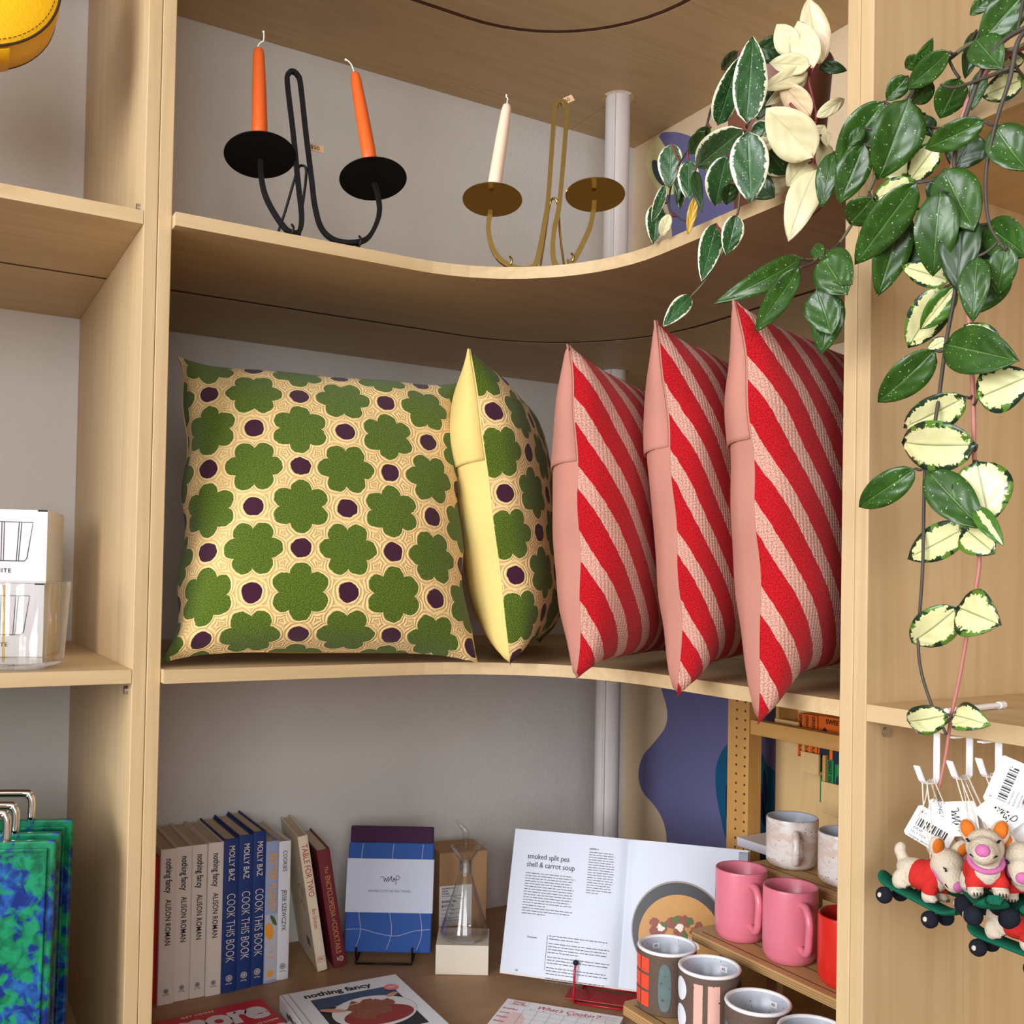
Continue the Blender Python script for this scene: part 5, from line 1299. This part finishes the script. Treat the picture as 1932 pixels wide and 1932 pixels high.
def plant(name, label, cat, base, vines, leaves, depthf, petiole=STEMG):
    t = thing(name, label, cat, base)
    V3 = []
    for j, (pts, r, m, offs) in enumerate(vines):
        P = [dep(x, y, depthf(x, y)+(offs if not isinstance(offs, (list, tuple)) else offs[i])) for i, (x, y) in enumerate(pts)]
        o = put('vine', tube(P, lambda s, r=r: r*(1-.45*s), 8), m, t, world=True, smooth=True)
        V3.append((o, smooth_path(P, 6), []))
    for i, (bx, by, tx_, ty, w, kind, lay, *rest) in enumerate(leaves):
        r = random.Random(i*7+3)
        o = -.012*lay-(.035 if name == 'trailing_plant' and bx < 1615 and by > 430 else 0)
        b = dep(bx, by, depthf(bx, by)+o); tp = dep(tx_, ty, depthf(tx_, ty)+o+r.uniform(-.016, .012))
        ww = w*depth(b)*PXM*1.17
        best = min(range(len(V3)), key=lambda q: min((p-b).length for p in V3[q][1]))
        pt = min(V3[best][1], key=lambda p: (p-b).length)
        V3[best][2].append((leaf(b, tp, ww, cup=.22+r.uniform(-.08, .12), bend=r.uniform(.02, .14) if not rest else rest[0], tilt=r.uniform(-.22, .22), seed=i), kind, b, pt))
    for o, P, ls in V3:
        if not ls: continue
        g, uvs = [], []
        for (v, f, uv), kind, b, pt in ls:
            g.append((v, f, LM[kind])); uvs += uv
            q = tube([pt, (pt+b)/2+V((0, 0, -.002)), b], .0011, 6, k=3); g.append((*q, petiole)); uvs += [(.5, .5)]*len(q[0])
        put('foliage', g, None, o, world=True, smooth=True, uv=uvs, solid=.0007)
    return t
# cream and green plant in its pot on the upper board
def dA(x, y):
    s = min(1, max(0, (x-1240)/170.)); return 1.50*(1-s)+1.235*s if y < 470 else min(1.50*(1-s)+1.235*s, 1.30)-.0
A = [(1548, 122, 1524, -6, 48, 'blush', 1), (1535, 128, 1503, 38, 46, 'cream', 3), (1503, 104, 1464, 45, 40, 'cream', 2), (1528, 124, 1451, 118, 34, 'cream', 3), (1525, 134, 1436, 168, 30, 'cream', 2), (1524, 137, 1447, 199, 28, 'cream', 1),
     (1529, 219, 1471, 154, 40, 'blush', 2), (1540, 221, 1597, 184, 22, 'cream', 2), (1545, 125, 1598, 132, 20, 'dark', 1), (1535, 297, 1446, 204, 72, 'cream', 4), (1466, 261, 1387, 303, 26, 'cream', 3), (1538, 263, 1556, 236, 30, 'cream', 2), (1557, 250, 1560, 275, 16, 'cream', 2),
     (1530, 298, 1485, 350, 46, 'cream', 2), (1541, 320, 1487, 450, 54, 'cream', 4), (1562, 271, 1535, 322, 32, 'cream', 1), (1483, 325, 1436, 372, 38, 'cream', 0),
     (1408, 233, 1422, 65, 56, 'edge', 4), (1354, 236, 1394, 110, 42, 'edge', 3), (1476, 99, 1426, 87, 42, 'dark', 0), (1394, 96, 1360, 134, 22, 'dark', 1), (1402, 245, 1308, 320, 62, 'edge', 4), (1411, 248, 1417, 382, 62, 'edge', 4), (1418, 248, 1458, 238, 28, 'edge', 2),
     (1436, 273, 1487, 330, 54, 'edge', 1), (1371, 293, 1348, 392, 50, 'edge', 3), (1379, 345, 1371, 387, 28, 'dark', 1), (1267, 271, 1262, 354, 40, 'edge', 2), (1299, 303, 1299, 376, 34, 'edge', 1), (1312, 323, 1323, 396, 18, 'dark', 2), (1313, 369, 1298, 443, 17, 'yellow', 2), (1255, 348, 1230, 420, 18, 'edge', 3),
     (1240, 384, 1234, 459, 36, 'edge', 2), (1264, 404, 1246, 448, 20, 'cream', 3), (1329, 248, 1299, 293, 26, 'dark', 2), (1341, 240, 1311, 268, 22, 'dark', 1), (1389, 405, 1371, 481, 36, 'edge', 2), (1351, 422, 1325, 526, 38, 'edge', 2), (1303, 558, 1253, 613, 30, 'edge', 2), (1282, 330, 1277, 385, 14, 'dark', 1), (1287, 350, 1283, 395, 12, 'edge', 0),
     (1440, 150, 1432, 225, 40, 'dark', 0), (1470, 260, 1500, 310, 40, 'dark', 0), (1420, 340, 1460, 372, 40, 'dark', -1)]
VA = [([(1445, 190), (1425, 215), (1408, 240), (1402, 300), (1395, 380), (1389, 410), (1362, 480), (1330, 530), (1303, 560)], .0021, STEMG, -.02), ([(1450, 180), (1380, 186), (1345, 200), (1329, 248), (1297, 285), (1272, 330), (1262, 388), (1280, 410), (1294, 418)], .0019, STEMD, -.01),
      ([(1485, 195), (1525, 236), (1540, 225), (1532, 180), (1526, 150), (1534, 128)], .0022, STEMR, -.02), ([(1490, 195), (1530, 240), (1540, 268), (1536, 298), (1543, 322), (1560, 372), (1540, 400), (1513, 419)], .0019, STEMR, -.03)]
pc = dep(1466, 300, 1.44); pot_z = ZU+.0006
pa = plant('hoya_plant', 'plant with cream and cream edged green leaves in a brown pot on the curved board', 'plant', V((pc.x, pc.y, pot_z)), VA, A, dA, STEMR)
hp = at(1466, 128, 'y', pc.y).z-pot_z
c0 = V((pc.x, pc.y, pot_z))
put('pot', [v+c0 for v in lathe([(0, 0), (.052, 0), (.056, .003), (.0745, hp-.012), (.077, hp-.004), (.0755, hp), (.071, hp-.003), (.068, hp-.02), (0, hp-.02)], 56)[0]] and ([v+c0 for v in lathe([(0, 0), (.052, 0), (.056, .003), (.0745, hp-.012), (.077, hp-.004), (.0755, hp), (.071, hp-.003), (.068, hp-.02), (0, hp-.02)], 56)[0]], lathe([(0, 0), (.052, 0), (.056, .003), (.0745, hp-.012), (.077, hp-.004), (.0755, hp), (.071, hp-.003), (.068, hp-.02), (0, hp-.02)], 56)[1]), TERRA, pa, world=True, smooth=40)
sg = lathe([(0, hp-.012), (.05, hp-.013), (.0685, hp-.016)], 40); put('soil', ([v+c0 for v in sg[0]], sg[1]), SOIL, pa, world=True)
# green plant trailing down over the plywood bay from its pot on the upper board
def dB(x, y): return depth(at(x, y, 'x', .905))
B_ = [(1932, -12, 1848, 82, 62, 'green', 3), (1840, 74, 1888, 128, 54, 'green', 4), (1842, 58, 1822, 146, 30, 'dark', 1), (1791, 98, 1709, 168, 42, 'green', 4), (1728, 137, 1759, 73, 24, 'green', 3), (1738, 106, 1707, 130, 28, 'green', 2), (1712, 144, 1672, 190, 34, 'green', 2), (1759, 153, 1720, 198, 36, 'green', 2),
      (1715, 187, 1660, 338, 84, 'green', 5), (1668, 192, 1577, 310, 62, 'green', 3), (1630, 272, 1584, 384, 54, 'green', 4), (1573, 287, 1550, 390, 38, 'green', 3), (1629, 240, 1601, 275, 22, 'green', 4), (1756, 240, 1662, 338, 78, 'var', 2), (1770, 272, 1714, 344, 48, 'var', 2), (1858, 228, 1741, 283, 46, 'green', 5),
      (1811, 148, 1773, 224, 52, 'green', 2), (1856, 130, 1833, 208, 26, 'green', 2), (1934, 148, 1850, 182, 46, 'var', 0), (1934, 104, 1890, 127, 26, 'var', 1), (1876, 238, 1938, 322, 64, 'green', 4), (1780, 319, 1837, 434, 72, 'green', 5), (1729, 345, 1612, 500, 66, 'green', 6), (1726, 343, 1644, 379, 42, 'var', 3),
      (1646, 374, 1601, 426, 54, 'green', 5), (1774, 360, 1759, 521, 68, 'green', 6), (1708, 396, 1656, 560, 58, 'green', 4), (1819, 398, 1804, 547, 64, 'dark', 4), (1860, 424, 1936, 482, 62, 'green', 2), (1799, 424, 1685, 503, 74, 'dark', 1), (1792, 529, 1701, 502, 42, 'var', 2), (1783, 541, 1713, 658, 64, 'var', 2),
      (1802, 541, 1737, 624, 42, 'varc', 3), (1845, 484, 1834, 604, 48, 'green', 5), (1884, 488, 1838, 593, 72, 'green', 3), (1899, 463, 1882, 558, 46, 'green', 4), (1764, 660, 1655, 763, 60, 'green', 4), (1782, 650, 1916, 679, 76, 'green', 5), (1886, 650, 1817, 612, 36, 'var', 3), (1787, 640, 1749, 660, 22, 'var', 2),
      (1843, 752, 1946, 708, 76, 'var', 3), (1823, 749, 1701, 810, 62, 'var', 3), (1843, 840, 1690, 837, 88, 'var', 4), (1727, 884, 1616, 960, 52, 'green', 4), (1750, 890, 1852, 997, 66, 'green', 5), (1843, 870, 1867, 986, 90, 'var', 3), (1826, 994, 1710, 1055, 60, 'var', 3), (1820, 997, 1874, 1042, 58, 'var', 3), (1840, 957, 1891, 1026, 30, 'varc', 4),
      (1808, 1146, 1716, 1218, 66, 'var', 4), (1807, 1145, 1882, 1177, 80, 'var', 4), (1789, 1348, 1704, 1364, 50, 'var', 4), (1797, 1349, 1861, 1365, 48, 'var', 4),
      (1512, 487, 1359, 569, 44, 'green', 2, -.12), (1509, 505, 1424, 627, 42, 'green', 3), (1553, 486, 1597, 555, 64, 'green', 5), (1561, 474, 1606, 536, 50, 'green', 4), (1553, 482, 1532, 464, 24, 'green', 4), (1541, 545, 1568, 632, 60, 'green', 4), (1572, 553, 1550, 667, 52, 'green', 2),
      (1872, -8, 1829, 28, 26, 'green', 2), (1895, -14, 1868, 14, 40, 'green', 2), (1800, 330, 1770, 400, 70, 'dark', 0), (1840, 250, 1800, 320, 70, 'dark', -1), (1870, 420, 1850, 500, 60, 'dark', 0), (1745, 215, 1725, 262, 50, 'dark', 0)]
VB = [([(1990, 30), (1935, 52), (1890, 80), (1855, 128), (1830, 195), (1812, 250), (1800, 310), (1806, 420), (1803, 540), (1786, 640), (1770, 760), (1756, 840), (1745, 882), (1741, 1068), (1733, 1230), (1757, 1328), (1786, 1386)], .0026, STEMD, -.045),
      ([(1985, 60), (1900, 95), (1840, 80), (1790, 112), (1740, 150), (1700, 200), (1664, 290), (1645, 350), (1606, 425), (1575, 470), (1555, 486), (1525, 490), (1510, 488)], .0024, STEMG, -.035),
      ([(1980, 40), (1925, 70), (1905, 150), (1878, 235), (1860, 330), (1866, 420), (1895, 470)], .0024, STEMD, -.05),
      ([(1985, 70), (1890, 110), (1830, 180), (1800, 300), (1794, 380), (1818, 470), (1829, 620), (1836, 745), (1838, 850), (1842, 960), (1848, 1050), (1842, 1105), (1826, 1190), (1810, 1280), (1795, 1350), (1785, 1420), (1772, 1486)], .0028, STEMP, -.025),
      ([(1905, 128), (1850, 150), (1800, 165), (1775, 160)], .0022, STEMD, -.05)]
pbz = ZU+.0006; pb0 = V((1.07, .50, pbz))
pb = plant('trailing_plant', 'glossy green trailing plant with long vines and cream mottled leaves hanging over the plywood post', 'plant', pb0, VB, B_, dB, STEMD)
for nm, prof, mm in (('pot', [(0, 0), (.055, 0), (.08, .11), (.082, .115), (.078, .115), (.076, .10), (0, .10)], TERRA), ('soil', [(0, .108), (.076, .103)], SOIL)):
    gg = lathe(prof, 48); put(nm, ([v+pb0 for v in gg[0]], gg[1]), mm, pb, world=True, smooth=40)
ends = [dep(x, y, dB(x, y)-.03) for x, y in ((1990, 30), (1985, 60), (1980, 40), (1985, 70))]
for e in ends: put('vine', tube([pb0+V((-.01, .0, .105)), (e+pb0)/2+V((0, 0, .12)), e], .0024, 8), STEMD, pb, world=True, smooth=True)
# ------------------------------------------------------------------ camera, daylight
cam = bpy.data.cameras.new('camera'); co = bpy.data.objects.new('camera', cam); C.objects.link(co)
cam.sensor_width = 36; cam.lens = 36*FL/1932; cam.shift_x = (966-CX)/1932; cam.shift_y = (CY-966)/1932; cam.clip_start = .02
Mc = Matrix.Identity(4)
for i in range(3): Mc[i][0], Mc[i][1], Mc[i][2], Mc[i][3] = RT[i], UP[i], -FW[i], EYE[i]
co.matrix_world = Mc
bpy.context.scene.camera = co
def area(name, loc, rot, sx, sy, power, col):
    l = bpy.data.lights.new(name, 'AREA'); l.shape = 'RECTANGLE'; l.size, l.size_y = sx, sy; l.energy = power; l.color = col
    o = bpy.data.objects.new(name, l); C.objects.link(o); o.location = loc; o.rotation_euler = rot; return o
area('daylight at the side window', (RX0-.12, (WY0+WY1)/2, (WZ0+WZ1)/2), (0, -PI/2, 0), WZ1-WZ0, WY1-WY0, 225, (.97, .98, 1))
area('daylight at the front window', ((FX0+FX1)/2, RY0-.12, (WZ0+WZ1)/2), (PI/2, 0, 0), FX1-FX0, WZ1-WZ0, 95, (.98, .99, 1))
w = bpy.data.worlds.new('sky'); bpy.context.scene.world = w; w.use_nodes = True
w.node_tree.nodes['Background'].inputs[0].default_value = (.75, .85, 1, 1); w.node_tree.nodes['Background'].inputs[1].default_value = .6
sc = bpy.context.scene
sc.view_settings.view_transform = 'Standard'; sc.view_settings.look = 'None'; sc.view_settings.gamma = 1; sc.view_settings.use_curve_mapping = False
sc.view_settings.exposure = 0.0
sc.cycles.use_denoising = True; sc.cycles.max_bounces = 10; sc.cycles.diffuse_bounces = 6; sc.cycles.transmission_bounces = 10; sc.cycles.sample_clamp_indirect = 6
sc.cycles.transparent_max_bounces = 32; sc.cycles.caustics_reflective = False; sc.cycles.caustics_refractive = False
